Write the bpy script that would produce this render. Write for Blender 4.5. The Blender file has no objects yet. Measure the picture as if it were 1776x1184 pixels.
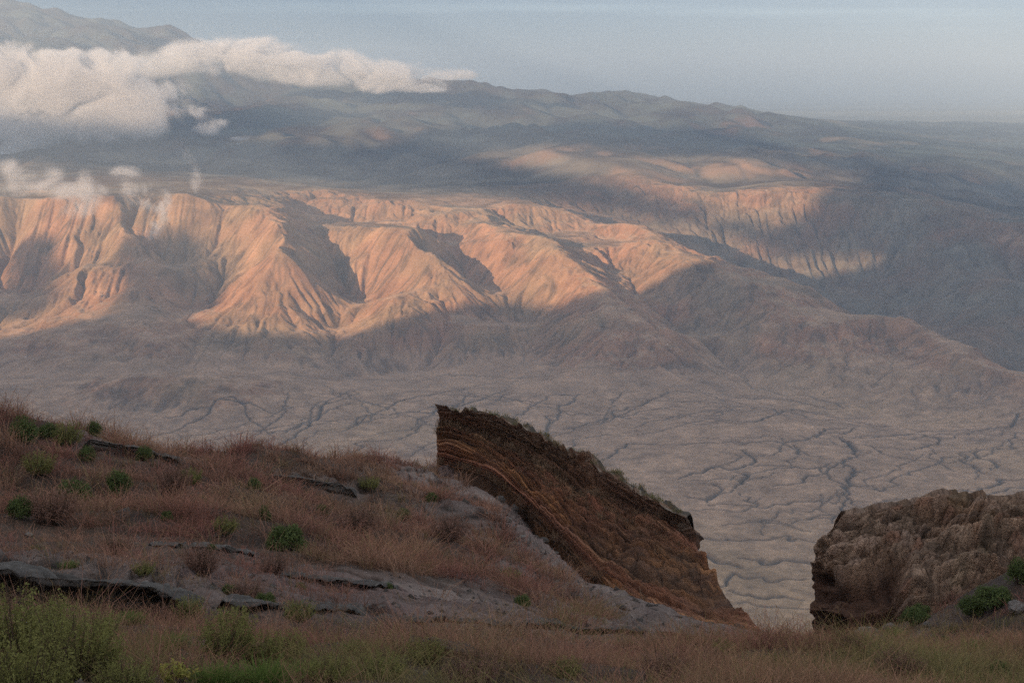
import bpy, math, random, time
import numpy as np
T0 = time.time()
R = math.radians
scene = bpy.context.scene
COL = scene.collection
rng = np.random.default_rng(7)

# ------------------------------------------------------------ camera
F_PX, CX, CY, PITCH = 2467.0, 888.0, 592.0, R(10.2)
cam = bpy.data.cameras.new('camera'); cam.sensor_width = 36; cam.lens = 36 * F_PX / 1776
cam.clip_start = 0.3; cam.clip_end = 400000
co = bpy.data.objects.new('camera', cam); COL.objects.link(co)
co.location = (0, 0, 0); co.rotation_euler = (R(90) - PITCH, 0, 0)
scene.camera = co
scene.render.resolution_x, scene.render.resolution_y = 1024, 682

# ------------------------------------------------------------ sky and sun
SUN_AZ, SUN_EL = 35.0, 10.0          # degrees left of straight behind the camera, elevation
S = np.array([-math.sin(R(SUN_AZ)), -math.cos(R(SUN_AZ)), math.tan(R(SUN_EL))])
S = S / np.linalg.norm(S)
SKY_LOW, SKY_HIGH = (.05, .088, .14, 1), (1.55, .92, .57, 1)
w = bpy.data.worlds.new('World'); scene.world = w; w.use_nodes = True
wn = w.node_tree; bg = wn.nodes['Background']
sky = wn.nodes.new('ShaderNodeTexSky'); sky.sky_type = 'NISHITA'; sky.sun_disc = False
sky.sun_elevation = R(SUN_EL); sky.sun_rotation = math.atan2(S[0], S[1])
sky.altitude = 2500; sky.air_density = 1.0; sky.dust_density = 1.2; sky.ozone_density = 1.6
def wnode(t, **kw):
    nd = wn.nodes.new(t)
    for k, v in kw.items(): setattr(nd, k, v)
    return nd
tc = wnode('ShaderNodeTexCoord'); sp = wnode('ShaderNodeSeparateXYZ'); wn.links.new(tc.outputs['Generated'], sp.inputs[0])
mr = wnode('ShaderNodeMapRange', interpolation_type='SMOOTHSTEP'); mr.inputs[1].default_value = .02; mr.inputs[2].default_value = .45
wn.links.new(sp.outputs[2], mr.inputs[0])
tcol = wnode('ShaderNodeMix', data_type='RGBA'); tcol.inputs[6].default_value = SKY_LOW; tcol.inputs[7].default_value = SKY_HIGH
wn.links.new(mr.outputs[0], tcol.inputs[0])
# faint pale bands of high cloud, low over the horizon
mp = wnode('ShaderNodeMapping'); mp.inputs['Scale'].default_value = (1.2, 1.2, 34); wn.links.new(tc.outputs['Generated'], mp.inputs[0])
bn = wnode('ShaderNodeTexNoise'); bn.inputs['Scale'].default_value = 1.6; bn.inputs['Detail'].default_value = 5; wn.links.new(mp.outputs[0], bn.inputs['Vector'])
bm = wnode('ShaderNodeMapRange', interpolation_type='SMOOTHSTEP'); bm.inputs[1].default_value = .5; bm.inputs[2].default_value = .72; bm.inputs[4].default_value = .16
wn.links.new(bn.outputs[0], bm.inputs[0])
bt = wnode('ShaderNodeMix', data_type='RGBA'); bt.inputs[7].default_value = (.74, .66, .68, 1)
wn.links.new(bm.outputs[0], bt.inputs[0]); wn.links.new(tcol.outputs[2], bt.inputs[6])
tn = wnode('ShaderNodeMix', data_type='RGBA', blend_type='MULTIPLY'); tn.inputs[0].default_value = 1
wn.links.new(sky.outputs[0], tn.inputs[6]); wn.links.new(bt.outputs[2], tn.inputs[7]); wn.links.new(tn.outputs[2], bg.inputs[0])
bg.inputs[1].default_value = 0.15
sl = bpy.data.lights.new('sun', 'SUN'); sl.energy = 3.4; sl.angle = R(0.5); sl.color = (1.0, 0.70, 0.44)
so = bpy.data.objects.new('sun', sl); COL.objects.link(so)
from mathutils import Vector
so.rotation_euler = Vector(S).to_track_quat('Z', 'Y').to_euler()
vs = scene.view_settings; vs.view_transform = 'Standard'; vs.look = 'None'; vs.gamma = 1; vs.use_curve_mapping = False
vs.exposure = 2.08

HAZE = 8.4e-5
scene.cycles.use_denoising = False          # the photograph is grainy; the denoiser smears what lies in the haze
scene.cycles.use_adaptive_sampling = False
scene.cycles.volume_bounces = 3
scene.cycles.volume_step_rate = 0.6

# ------------------------------------------------------------ helpers
def at(px, py, Y):
    """a pixel of the photograph and a distance along +Y -> point in the world"""
    a, b = (px - CX) / F_PX, (CY - py) / F_PX
    dy = math.cos(PITCH) + b * math.sin(PITCH); dz = -math.sin(PITCH) + b * math.cos(PITCH)
    t = Y / dy
    return (a * t, Y, dz * t)

def tps_fit(P, vals, smooth=0.0):
    n = len(P); d2 = ((P[:, None] - P[None]) ** 2).sum(-1)
    K = np.where(d2 > 0, 0.5 * d2 * np.log(np.maximum(d2, 1e-12)), 0.0) + smooth * np.eye(n)
    A = np.zeros((n + 3, n + 3)); A[:n, :n] = K; A[:n, n] = 1; A[:n, n + 1:] = P; A[n, :n] = 1; A[n + 1:, :n] = P.T
    return np.linalg.solve(A, np.concatenate([vals, np.zeros(3)]))
def tps_eval(P, c, Q):
    out = np.empty(len(Q)); n = len(P)
    for i in range(0, len(Q), 20000):
        q = Q[i:i + 20000]; d2 = ((q[:, None] - P[None]) ** 2).sum(-1)
        out[i:i + 20000] = (0.5 * d2 * np.log(np.maximum(d2, 1e-12))) @ c[:n] + c[n] + q @ c[n + 1:]
    return out

def bilerp(G, fx, fy):
    ny, nx = G.shape
    fx = np.clip(fx, 0, nx - 1.001); fy = np.clip(fy, 0, ny - 1.001)
    ix = fx.astype(np.int64); iy = fy.astype(np.int64); tx = fx - ix; ty = fy - iy
    return (G[iy, ix] * (1 - tx) + G[iy, ix + 1] * tx) * (1 - ty) + (G[iy + 1, ix] * (1 - tx) + G[iy + 1, ix + 1] * tx) * ty
def smooth_up(G, fx, fy):
    """quadratic b-spline-like sampling: bilinear of bilinear, hides facets"""
    o = 0.25
    return 0.25 * (bilerp(G, fx - o, fy - o) + bilerp(G, fx + o, fy - o) + bilerp(G, fx - o, fy + o) + bilerp(G, fx + o, fy + o))

def noise2(shape, step, seed, x0=0, y0=0, dx=1.0):
    """smooth value noise on a grid, feature size step (in world units), amplitude about 1"""
    r = np.random.default_rng(seed); ny, nx = shape
    g = r.standard_normal((int(ny * dx / step) + 6, int(nx * dx / step) + 6))
    X = np.arange(nx) * dx / step + 1.5; Yv = np.arange(ny) * dx / step + 1.5
    def cub(t):
        i = t.astype(np.int64); f = t - i
        w0 = (1 - f) ** 3 / 6; w1 = (3 * f ** 3 - 6 * f ** 2 + 4) / 6; w2 = (-3 * f ** 3 + 3 * f ** 2 + 3 * f + 1) / 6; w3 = f ** 3 / 6
        return i, (w0, w1, w2, w3)
    iy, wy = cub(Yv); a = sum(wy[k][:, None] * g[iy - 1 + k] for k in range(4))
    ix, wx = cub(X); b = sum(wx[k][None] * a[:, ix - 1 + k] for k in range(4))
    return b * 1.7
def fbm2(shape, step, octs, seed, dx, gain=0.5):
    return sum(noise2(shape, step / 2 ** k, seed + 17 * k, dx=dx) * gain ** k for k in range(octs))

OFF = [(-1, -1), (-1, 0), (-1, 1), (0, -1), (0, 1), (1, -1), (1, 0), (1, 1)]
def receivers(z, dx):
    ny, nx = z.shape; N = ny * nx
    zp = np.pad(z, 1, mode='constant', constant_values=1e9)
    best = np.zeros_like(z); rec = np.arange(N, dtype=np.int64).reshape(ny, nx); idx = rec.copy(); mn = np.full_like(z, 1e9)
    dist = np.full_like(z, dx)
    for dy_, dx_ in OFF:
        zn = zp[1 + dy_:1 + dy_ + ny, 1 + dx_:1 + dx_ + nx]
        d = dx * math.hypot(dy_, dx_); s = (z - zn) / d; mn = np.minimum(mn, zn)
        m = s > best; best = np.where(m, s, best); rec = np.where(m, idx + dy_ * nx + dx_, rec); dist = np.where(m, d, dist)
    return rec.ravel(), dist.ravel(), mn
def accumulate(rec, w0):
    """drainage area by pointer doubling; a dummy sink takes what has left a root"""
    N = len(rec); idx = np.arange(N)
    Rr = np.append(np.where(rec == idx, N, rec), N); A = np.append(w0, 0.0)
    for _ in range(13):
        add = np.bincount(Rr, weights=A, minlength=N + 1); add[N] = 0
        A = A + add; A[N] = 0
        Rr = Rr[Rr]
        if (Rr[:N] == N).all(): break
    return A[:N]
def erode(z, dx, iters, K, m=0.45, diff=0.0, talus=None, rain=None, fixed=None, mincell=0.0):
    ny, nx = z.shape; N = ny * nx
    Kf = (np.broadcast_to(K, z.shape)).ravel()
    w0 = np.full(N, dx * dx) if rain is None else (rain * dx * dx).ravel()
    edge = np.zeros((ny, nx), bool); edge[0] = edge[-1] = True; edge[:, 0] = edge[:, -1] = True; edge = edge.ravel()
    idx = np.arange(N)
    for it in range(iters):
        for _ in range(4):
            rec, dist, mn = receivers(z, dx)
            pit = (rec == idx).reshape(ny, nx); pit[0] = pit[-1] = False; pit[:, 0] = pit[:, -1] = False
            z = np.where(pit, np.maximum(z, mn + 0.01), z)
        rec, dist, mn = receivers(z, dx)
        rec = np.where(edge, idx, rec)
        A = accumulate(rec, w0)
        f = Kf * np.maximum(A - mincell, 0) ** m / dist
        root = rec == idx
        zf = z.ravel()
        a = np.where(root, 0.0, 1 / (1 + f * 1.0)); bcoef = np.where(root, zf, zf * a)      # z_i = a*z0 + (1-a)*z_rec
        g = np.where(root, 0.0, 1 - a); h = bcoef; Rr = rec.copy()
        for _ in range(13):
            h = h + g * h[Rr]; g = g * g[Rr]; Rr = Rr[Rr]
        z = h.reshape(ny, nx)
        if diff:
            zp = np.pad(z, 1, mode='edge')
            z = z + diff * (zp[2:, 1:-1] + zp[:-2, 1:-1] + zp[1:-1, 2:] + zp[1:-1, :-2] - 4 * z)
        if talus:
            for _ in range(3):
                zp = np.pad(z, 1, mode='edge')
                mx = np.maximum.reduce([zp[2:, 1:-1], zp[:-2, 1:-1], zp[1:-1, 2:], zp[1:-1, :-2]]); mnn = np.minimum.reduce([zp[2:, 1:-1], zp[:-2, 1:-1], zp[1:-1, 2:], zp[1:-1, :-2]])
                z = z - 0.25 * np.maximum(z - mnn - talus * dx, 0) + 0.0
    return z, A.reshape(ny, nx)

def lic(z, d, step, length, seed, gridlike):
    """noise smeared along the fall line: the pattern of rills; returns about -1..1"""
    ny, nx = z.shape; nz_ = fbm2(z.shape, gridlike, 1, seed, d); gy_, gx_ = np.gradient(z); m = np.hypot(gx_, gy_) + 1e-6
    gx_ /= m; gy_ /= m; yy_, xx_ = np.meshgrid(np.arange(ny, dtype=float), np.arange(nx, dtype=float), indexing='ij'); tot = nz_.copy()
    for sg in (1, -1):
        px, py = xx_.copy(), yy_.copy()
        for k in range(length):
            ix = np.clip(px, 0, nx - 1).astype(np.int32); iy = np.clip(py, 0, ny - 1).astype(np.int32)
            px += sg * gx_[iy, ix] * step; py += sg * gy_[iy, ix] * step; tot += bilerp(nz_, px, py)
    return tot / tot.std()

# ------------------------------------------------------------ the far country: one height field
PIX = """
-400,350,6350 -200,350,6300 0,352,6250 60,350,6230 180,343,6200 260,345,6180 350,352,6150 430,358,6130
475,375,6050 510,395,5950 550,430,5830 575,455,5740
-400,300,7400 0,310,7300 200,305,7300 400,318,7100
470,362,6280 520,397,6180 552,430,6030 577,475,5920 592,520,5740 607,570,5420 690,615,5180
450,362,6380 515,375,6330 625,395,6220 710,397,6080 750,420,5950 790,455,5820 830,495,5660 900,560,5320 960,608,5120
520,367,6680 600,384,6600 700,397,6450 780,435,6230 820,480,5980 850,520,5740 900,570,5480 940,608,5230
560,333,6950 640,345,6900 690,362,6780 800,370,6560 870,388,6350 900,402,6200 978,410,5980 1020,450,5740 1068,500,5470 1150,570,5160 1230,630,4970
900,397,6500 960,411,6380 1010,424,6200 1060,470,5930 1110,515,5660 1190,583,5330 1280,652,4960
860,358,6900 930,363,6700 1018,402,6350 1100,422,6080 1233,447,5820 1300,480,5620 1400,540,5320 1500,620,4960 1600,690,4600
1000,396,6560 1070,416,6400 1233,440,6020 1335,488,5740 1440,542,5430 1560,622,5010 1720,706,4500
640,335,7300 800,343,7050 900,350,6880 1000,368,6680 1068,383,6500 1103,385,6420 1168,402,6270 1240,435,6080 1338,470,5850 1398,490,5700 1528,540,5300 1588,560,5150 1668,590,4950 1776,640,4650 1900,700,4300
860,420,6080 800,500,5900 870,450,5980 920,470,5740 900,520,5600 1000,520,5430 960,580,5220 1150,470,5720 1250,540,5400 1350,600,5080 1150,520,5560
470,420,5780 430,480,5600 500,520,5480 470,570,5300 540,580,5270 650,440,5870 700,480,5750 650,520,5500 750,540,5430 680,570,5250 800,570,5250
100,400,6020 140,450,5820 110,520,5600 60,370,6150 10,440,6130 60,500,5880 40,560,5480 -60,400,6060 -90,500,5650
148,385,6130 160,412,6060 160,470,5860 130,540,5480 195,365,6140 225,400,5990 245,450,5800 255,500,5620 290,560,5330 200,500,5640 180,550,5370
230,382,6150 265,420,6095 312,470,5940 347,530,5640 352,570,5370 255,355,6200 300,400,6030 340,450,5850 355,500,5690 372,545,5450
357,372,6145 372,405,6075 390,455,5880 402,490,5760
-400,400,6100 -300,420,6120 -200,400,6060 -400,500,5650 -300,520,5680 -200,500,5600
0,610,5120 110,590,5140 210,590,5170 350,600,5180 0,650,4900 300,625,5050 500,620,5110
1240,458,6620 1400,507,6420 1588,592,5780 1700,634,5300 1800,690,5000
1000,386,7050 1100,402,6850 1100,345,7350 1200,385,7050 1400,430,6800 1300,390,7000 1500,440,6750 1600,440,6600 1600,500,6350 1700,480,6350
1040,285,8000 1090,283,7900 1180,315,7600 1260,335,7400 1360,325,7350 1470,330,7300 1560,345,7150 1680,360,6950 1776,385,6750 1900,410,6500 2100,460,6300
1730,480,6180 1700,560,5700 1670,588,5520 1776,600,5500 1790,500,6250
900,275,8500 850,262,8800 950,300,8100 900,330,7400 1000,340,7400
1210,278,8500 1280,280,8400 1330,302,8000 1250,310,7900 1450,305,8300 1600,330,8200 1776,345,8800 1900,350,9000
1500,290,9000 1776,300,9600 1500,262,10400 1650,275,10000 1300,250,10300 1200,240,10600 1100,255,9800
1776,250,12600 2000,270,12000 1600,235,12800 1776,222,15200 1500,215,14600 1350,205,14800
500,200,10500 700,232,9900 870,250,9400 600,270,9000 600,295,8500 800,300,8200 400,285,8500 200,250,9500 300,215,10500 0,260,9300 -300,260,9300 0,200,10800
1000,225,10700 900,200,11600 700,185,11700
820,160,12600 1000,175,12300 1130,190,12000 1250,210,11600 1400,235,11000 1550,262,10400
60,12,15000 0,8,15000 -100,12,15000 170,45,14800 330,78,14500 500,118,14000 700,145,13400 -400,25,15000 -900,60,14500
100,130,12300 250,165,11800 450,170,12000 -300,130,12300
"""
pts = [at(*[float(v) for v in t.split(',')]) for t in PIX.split()]
for px, py, Y in [(-400, 350, 6350), (-200, 350, 6300), (0, 352, 6250), (60, 350, 6230), (180, 343, 6200), (260, 345, 6180), (350, 352, 6150), (430, 358, 6130)]:
    x, y, z = at(px, py, Y); pts += [(x, y + 110, z + 3), (x, y + 300, z + 10)]
for px, py, Y in [(1040, 285, 8000), (1180, 315, 7600), (1260, 335, 7400), (1360, 325, 7350), (1470, 330, 7300), (1560, 345, 7150), (1680, 360, 6950), (1776, 385, 6750)]:
    x, y, z = at(px, py, Y); pts += [(x, y + 130, z + 2), (x, y + 350, z + 2)]
for px, py, Y in [(1068, 383, 6500), (1168, 402, 6270), (1240, 435, 6080), (1338, 470, 5850), (1398, 490, 5700), (1528, 540, 5300), (1668, 590, 4950), (1776, 640, 4650)]:
    x, y, z = at(px, py, Y); pts += [(x + 30, y + 150, z - 45)]
for px, py, Y, dz in [(120, 690, 4420, 10), (180, 665, 4480, 62), (260, 655, 4500, 88), (340, 655, 4500, 84), (400, 665, 4470, 60), (470, 680, 4380, 12), (260, 650, 4620, 40), (350, 690, 4250, 8), (220, 700, 4250, 6), (150, 640, 4760, 8), (350, 635, 4780, 8), (20, 700, 4350, 18), (-60, 680, 4500, 22), (50, 670, 4560, 20)]:
    x, y, z = at(px, py, Y); pts += [(x, y, -992 + dz)]
for X, Y, Z in [(-7000, 5800, -520), (-7000, 4800, -930), (-7000, 9000, -380), (-7000, 14000, 300), (-5000, 17500, 350), (0, 16500, -430), (2500, 16800, -450), (-2000, 18000, -250),
                (6000, 14500, -480), (7000, 9500, -600), (6500, 6500, -850), (5000, 4500, -900), (7000, 3500, -950), (4800, 12500, -505), (7000, 18000, -470), (3500, 18000, -465),
                (-4500, 5500, -760), (-4500, 6150, -500), (-4500, 5000, -940), (3600, 5600, -800), (4200, 6200, -760)]:
    pts.append((X, Y, Z))
for X in range(-4200, 3400, 500):
    for Y in (1000, 1600, 2200, 2800, 3300, 3800, 4250, 4650):
        if Y > 3700 and X > 1000: continue
        if Y > 4300 and X > 200: continue
        if Y > 4100 and X < -700: continue
        z = -1000 + 10 * math.sin(X * .0021 + Y * .0011) + 8 * math.sin(Y * .0025 - X * .0008) - 0.004 * (X + 800) + (Y - 2500) * 0.004
        if Y >= 4600: z += 8
        pts.append((X, Y, z))
P = np.array(pts)
cf = tps_fit(P[:, :2] / 1000, P[:, 2], smooth=2e-4)
X0, X1, Y0, Y1 = -7200.0, 7200.0, 900.0, 18400.0
def tps_grid(x0, x1, y0, y1, d):
    gx = np.arange(x0, x1 + d / 2, d); gy = np.arange(y0, y1 + d / 2, d)
    XX, YY = np.meshgrid(gx, gy)
    return tps_eval(P[:, :2] / 1000, cf, np.stack([XX.ravel(), YY.ravel()], 1) / 1000).reshape(XX.shape)
DC = 25.0
base50 = tps_grid(X0, X1, Y0, Y1, 75.0)
nxc, nyc = int((X1 - X0) / DC) + 1, int((Y1 - Y0) / DC) + 1
gx, gy = np.meshgrid(np.arange(nxc) * DC / 75, np.arange(nyc) * DC / 75)
zc = smooth_up(base50, gx, gy)
XXc, YYc = np.meshgrid(X0 + np.arange(nxc) * DC, Y0 + np.arange(nyc) * DC)
def slope(z, d):
    gy_, gx_ = np.gradient(z, d); return np.hypot(gx_, gy_)
st = np.clip(slope(zc, DC) * 3, 0, 1)
amp = .8 + 9 * st * np.where(YYc > 6600, 2.2, 1) + 30 * np.clip((YYc - 7200) / 2500, 0, 1)
plm = np.clip((XXc - .10 * YYc - 600) / 1300, 0, 1) * np.clip((YYc - 9000) / 900, 0, 1)
zc = zc + amp * (1 - .72 * plm) * fbm2(zc.shape, 420, 5, 3, DC)
Kc = (0.004 + 0.022 * st) * np.where(YYc > 6700, .6, 1) * np.where(YYc > 8200, 3.5 - 2.5 * plm, 1)
farm = np.clip((YYc - 7300) / 900, 0, 1) * (1 - .8 * plm)
zc = zc + farm * 24 * (np.abs(lic(zc, DC, 1.0, 16, 900, 110)) - .6) * np.clip(.35 + 3 * slope(zc, DC), 0, 1.3)
zc, Ac = erode(zc, DC, 14, Kc * 1.0, m=0.45, diff=0.04, talus=0.85)
# the crater rim the camera stands on: it rises behind and to the left and shades the valley
RA = np.array([math.sin(R(35)), math.cos(R(35))]); RN = np.array([-RA[1], RA[0]]); TE = math.tan(R(10))
SILU = [-9000, -2000, 1000, 1500, 2100, 2450, 2668, 2761, 2830, 3014, 3262, 3379, 3465, 3556, 3858, 4300, 4672, 6000, 9000]
SILV = [300, 380, 400, 430, 400, 320, 225, 165, 75, -29, -32, -95, -170, -227, -251, -215, -390, -450, -600]
def rim_z(X, Y, nz):
    al = X * RA[0] + Y * RA[1]; u = X * RN[0] + Y * RN[1]
    cz = np.interp(u, SILU, SILV) + 1500 * TE
    d = al + 1500
    low = np.clip((u - 1500) / 1500, 0, 1)
    s1 = (cz + 6) / 1500 * (1 - low) + 0.62 * low
    z = cz - s1 * np.clip(d, 0, 1500) - (0.92 - .3 * low) * np.maximum(d - 1500, 0) - 0.35 * np.maximum(-d, 0)
    near = np.clip(1 - np.hypot(X, Y) / 500, 0, 1)
    return z + nz * np.clip(np.abs(d) / 400 + .12, 0, 1) * (1 - near) - 9 * np.clip(near * 4, 0, 1)
rz = rim_z(XXc, YYc, 35 * fbm2(zc.shape, 500, 5, 77, DC))
zc = np.where(rz > zc, rz, zc)
print('coarse', time.time() - T0, zc.min(), zc.max())

DF = 5.0
FX0, FX1, FY0, FY1 = -3600.0, 3000.0, 2150.0, 7700.0
nxf, nyf = int((FX1 - FX0) / DF) + 1, int((FY1 - FY0) / DF) + 1
def up(x0, y0, nx, ny, d, G, gx0, gy0, gd):
    gx, gy = np.meshgrid((x0 + np.arange(nx) * d - gx0) / gd, (y0 + np.arange(ny) * d - gy0) / gd)
    return smooth_up(G, gx, gy)
# mid resolution pass (10 m), then fine (5 m)
DM = 10.0
nxm, nym = int((FX1 - FX0) / DM) + 1, int((FY1 - FY0) / DM) + 1
zm = up(FX0, FY0, nxm, nym, DM, zc, X0, Y0, DC)
stm = np.clip(slope(zm, DM) * 3, 0, 1)
backm = np.clip((FY0 + np.arange(nym) * DM - 6500) / 600, 0, 1)[:, None]
zm = zm + (0.25 + 4.8 * stm) * fbm2(zm.shape, 90, 4, 31, DM)
zm, Am = erode(zm, DM, 10, (0.004 + 0.035 * stm) * (1 - .85 * backm), m=0.42, diff=0.01, talus=0.85)
zf = up(FX0, FY0, nxf, nyf, DF, zm, FX0, FY0, DM)
stf = np.clip(slope(zf, DF) * 3, 0, 1)
zf = zf + (0.10 + 3.3 * stf) * fbm2(zf.shape, 40, 3, 57, DF, .6)
CH = """2.5 500,648 625,643 720,640 800,640 888,652
3 888,650 988,652 1078,657 1148,650 1208,650 1213,644 1268,645 1338,665 1438,682 1463,690
2 888,725 938,687 1013,685
2.5 953,740 973,705 1003,690
3 983,737 1038,720 1098,700 1138,685 1213,675 1313,675 1388,680 1453,690
3 1188,725 1238,730 1313,730 1353,707 1388,697 1488,710 1553,717
2.5 1098,735 1168,717 1238,725
2 1173,695 1238,690 1318,700
4 1588,730 1638,725 1738,727 1748,720 1776,710 1850,700
3 1176,731 1249,737 1278,733 1315,731 1352,716 1400,712 1458,712
3.5 1176,769 1258,769 1380,769 1421,761 1446,745 1468,733
7 1468,753 1478,769 1482,782
5 1482,782 1466,794 1493,818 1462,843 1470,855
4 1470,855 1442,884 1433,894
3.5 1474,859 1499,876
3.5 1470,753 1527,743 1585,735 1621,741 1621,753 1576,761
4 1294,773 1296,794 1278,808 1229,807 1176,827
6 1282,816 1294,818 1299,831 1282,845
4.5 1282,845 1237,855 1176,857
3 1282,851 1299,867
3 1299,810 1348,804 1442,804 1462,798
3 1466,800 1429,810 1421,822 1380,835 1335,843
3.5 1760,737 1744,761 1699,767 1703,778 1721,794 1721,810
3.5 1674,777 1676,794 1699,818
5 1776,822 1740,822 1711,835 1666,845
4 1666,845 1625,855 1605,867
2.5 1515,835 1527,851 1556,822 1605,802 1699,767
3 1190,921 1217,923 1299,929 1348,923 1421,933
8 1190,948 1200,951 1237,957 1290,968
6 1290,968 1340,966 1413,968 1460,960
5 1225,1000 1245,994 1270,984 1311,990 1360,998 1409,1000
4 1250,1027 1270,1027 1340,1031 1405,1033
3 1300,1037 1319,1039 1352,1049 1405,1051
3 972,708 951,727 941,745
2.5 1098,704 1045,720 984,729
3.5 1200,765 1140,766 1082,769 1054,790
2.5 600,785 633,765 694,757 723,737 710,725
2.5 723,778 740,760 790,750
4 564,700 531,737 490,769
3 470,716 388,720 302,745 240,760
3 610,695 540,725 500,737 460,750
3 888,682 850,688 750,710 650,715 610,735
3 850,657 775,680 700,695 625,725 600,745
2.5 470,735 400,717 280,730
2.5 715,735 800,690 900,675
2.5 780,765 850,750 900,742 960,745
2 1380,895 1440,890 1500,900
2 1240,895 1320,890 1400,905
2 640,660 760,665 850,690 980,700
2 1060,670 1180,668 1290,690 1380,715 1480,722
2 1500,765 1560,790 1640,800 1700,790
2 1340,770 1400,790 1440,792
2 480,660 560,668 640,700 700,705
2.5 300,650 420,660 520,650 600,655
2 1220,880 1300,885 1370,870 1430,862"""
_more = []; _r = np.random.default_rng(8)                # smaller side washes running along the traced ones
for _l in CH.split('\n'):
    _t = _l.split(); _q = [[float(v) for v in a.split(',')] for a in _t[1:]]
    if len(_q) < 3 or min(p[1] for p in _q) < 655 or max(p[1] for p in _q) > 900: continue
    for _k in range(1):
        _dx, _dy, _sy = _r.uniform(-130, 130), _r.uniform(10, 26) * _r.choice([-1, 1]), _r.uniform(.7, 1.2)
        _m = _q[0][1]
        _more.append(' '.join([str(max(1.4, float(_t[0]) * .45))] + ['%.0f,%.0f' % (p[0] + _dx, max(652, _m + (p[1] - _m) * _sy + _dy)) for p in _q]))
CH = CH + '\n' + '\n'.join(_more)
def flat_pt(px, py, z=-1000.0):
    p = at(px, py, 1000.0); k = z / p[2]; return np.array([p[0] * k, 1000.0 * k])
def carve(shape, x0, y0, d, wide, core, depth_k):
    depth = np.zeros(shape); bushy = np.zeros(shape); rc = np.random.default_rng(21)
    for line in CH.split('\n'):
        t = line.split(); wd = float(t[0]); q = np.array([flat_pt(*[float(v) for v in a.split(',')]) for a in t[1:]])
        seg = np.hypot(*np.diff(q, axis=0).T); sarc = np.concatenate([[0], np.cumsum(seg)])
        ss = np.arange(0, sarc[-1], 2.5); qx = np.interp(ss, sarc, q[:, 0]); qy = np.interp(ss, sarc, q[:, 1])
        for lam, am in ((160, 11), (70, 8), (32, 5), (15, 2.5)):
            for arr in (0, 1):
                nn = rc.standard_normal(int(sarc[-1] / lam) + 4); kk = ss / lam; ii = kk.astype(int); ff = kk - ii; ff = ff * ff * (3 - 2 * ff)
                o = (nn[ii] * (1 - ff) + nn[ii + 1] * ff) * am * (1 if arr == 0 else 1.6)
                if arr: qy = qy + o
                else: qx = qx + o
        wmod = 1 + .5 * np.sin(ss / 90 + rc.random() * 6) * rc.random(); taper = np.clip(np.minimum(ss, sarc[-1] - ss) / 60, .25, 1)
        for x_, y_, wm in zip(qx, qy, wmod * taper):
            ww = wd * wm; r = int((ww * wide * 2.2 + core * 2.5) / d) + 1
            cx_ = int(round((x_ - x0) / d)); cy_ = int(round((y_ - y0) / d))
            if cx_ - r < 0 or cy_ - r < 0 or cx_ + r >= shape[1] or cy_ + r >= shape[0]: continue
            sl_ = (slice(cy_ - r, cy_ + r + 1), slice(cx_ - r, cx_ + r + 1))
            gy_, gx_ = np.ogrid[cy_ - r:cy_ + r + 1, cx_ - r:cx_ + r + 1]
            dd = np.hypot(gx_ * d + x0 - x_, gy_ * d + y0 - y_)
            depth[sl_] = np.maximum(depth[sl_], depth_k * (2 + wd) * np.exp(-(dd / (ww * .9 + core)) ** 4) + depth_k * .14 * (2 + wd) * np.exp(-(dd / (ww * wide + core)) ** 2))
            bushy[sl_] = np.maximum(bushy[sl_], np.exp(-(dd / (ww * .8 + core * .8)) ** 2) * min(1, .62 + .09 * wd))
    return depth, bushy
depth, bushy = carve(zf.shape, FX0, FY0, DF, 2.0, 3.0, .4)
# low swells between the channels
zf = zf - depth + 1.4 * fbm2(zf.shape, 260, 2, 400, DF) * np.clip(1 - stf, 0, 1)
zf, Af = erode(zf, DF, 7, 0.003 + 0.10 * stf, m=0.36, diff=0.004, talus=0.95)
zs = up(FX0, FY0, nxf, nyf, DF, zm, FX0, FY0, DM); sls = slope(zs, DF)
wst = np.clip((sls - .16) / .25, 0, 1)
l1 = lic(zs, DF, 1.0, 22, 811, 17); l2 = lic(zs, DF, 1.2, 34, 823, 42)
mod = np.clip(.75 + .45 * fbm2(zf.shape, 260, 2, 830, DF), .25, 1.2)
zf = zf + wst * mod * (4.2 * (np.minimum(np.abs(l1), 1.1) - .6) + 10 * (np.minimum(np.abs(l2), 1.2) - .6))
rill_shade = wst * np.clip(1 - np.abs(l1) / .45, 0, 1) * .85 + wst * np.clip(1 - np.abs(l2) / .22, 0, 1) * .8
# blend the rim of the fine patch back to the coarse field
zcf = up(FX0, FY0, nxf, nyf, DF, zc, X0, Y0, DC)
ex = np.minimum(np.arange(nxf), np.arange(nxf)[::-1])[None] * DF; ey = np.minimum(np.arange(nyf), np.arange(nyf)[::-1])[:, None] * DF
bl = np.clip(np.minimum(ex, ey) / 250.0, 0, 1); bl = bl * bl * (3 - 2 * bl)
zf = zcf + (zf - zcf) * bl
print('fine', time.time() - T0, zf.shape)

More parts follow.
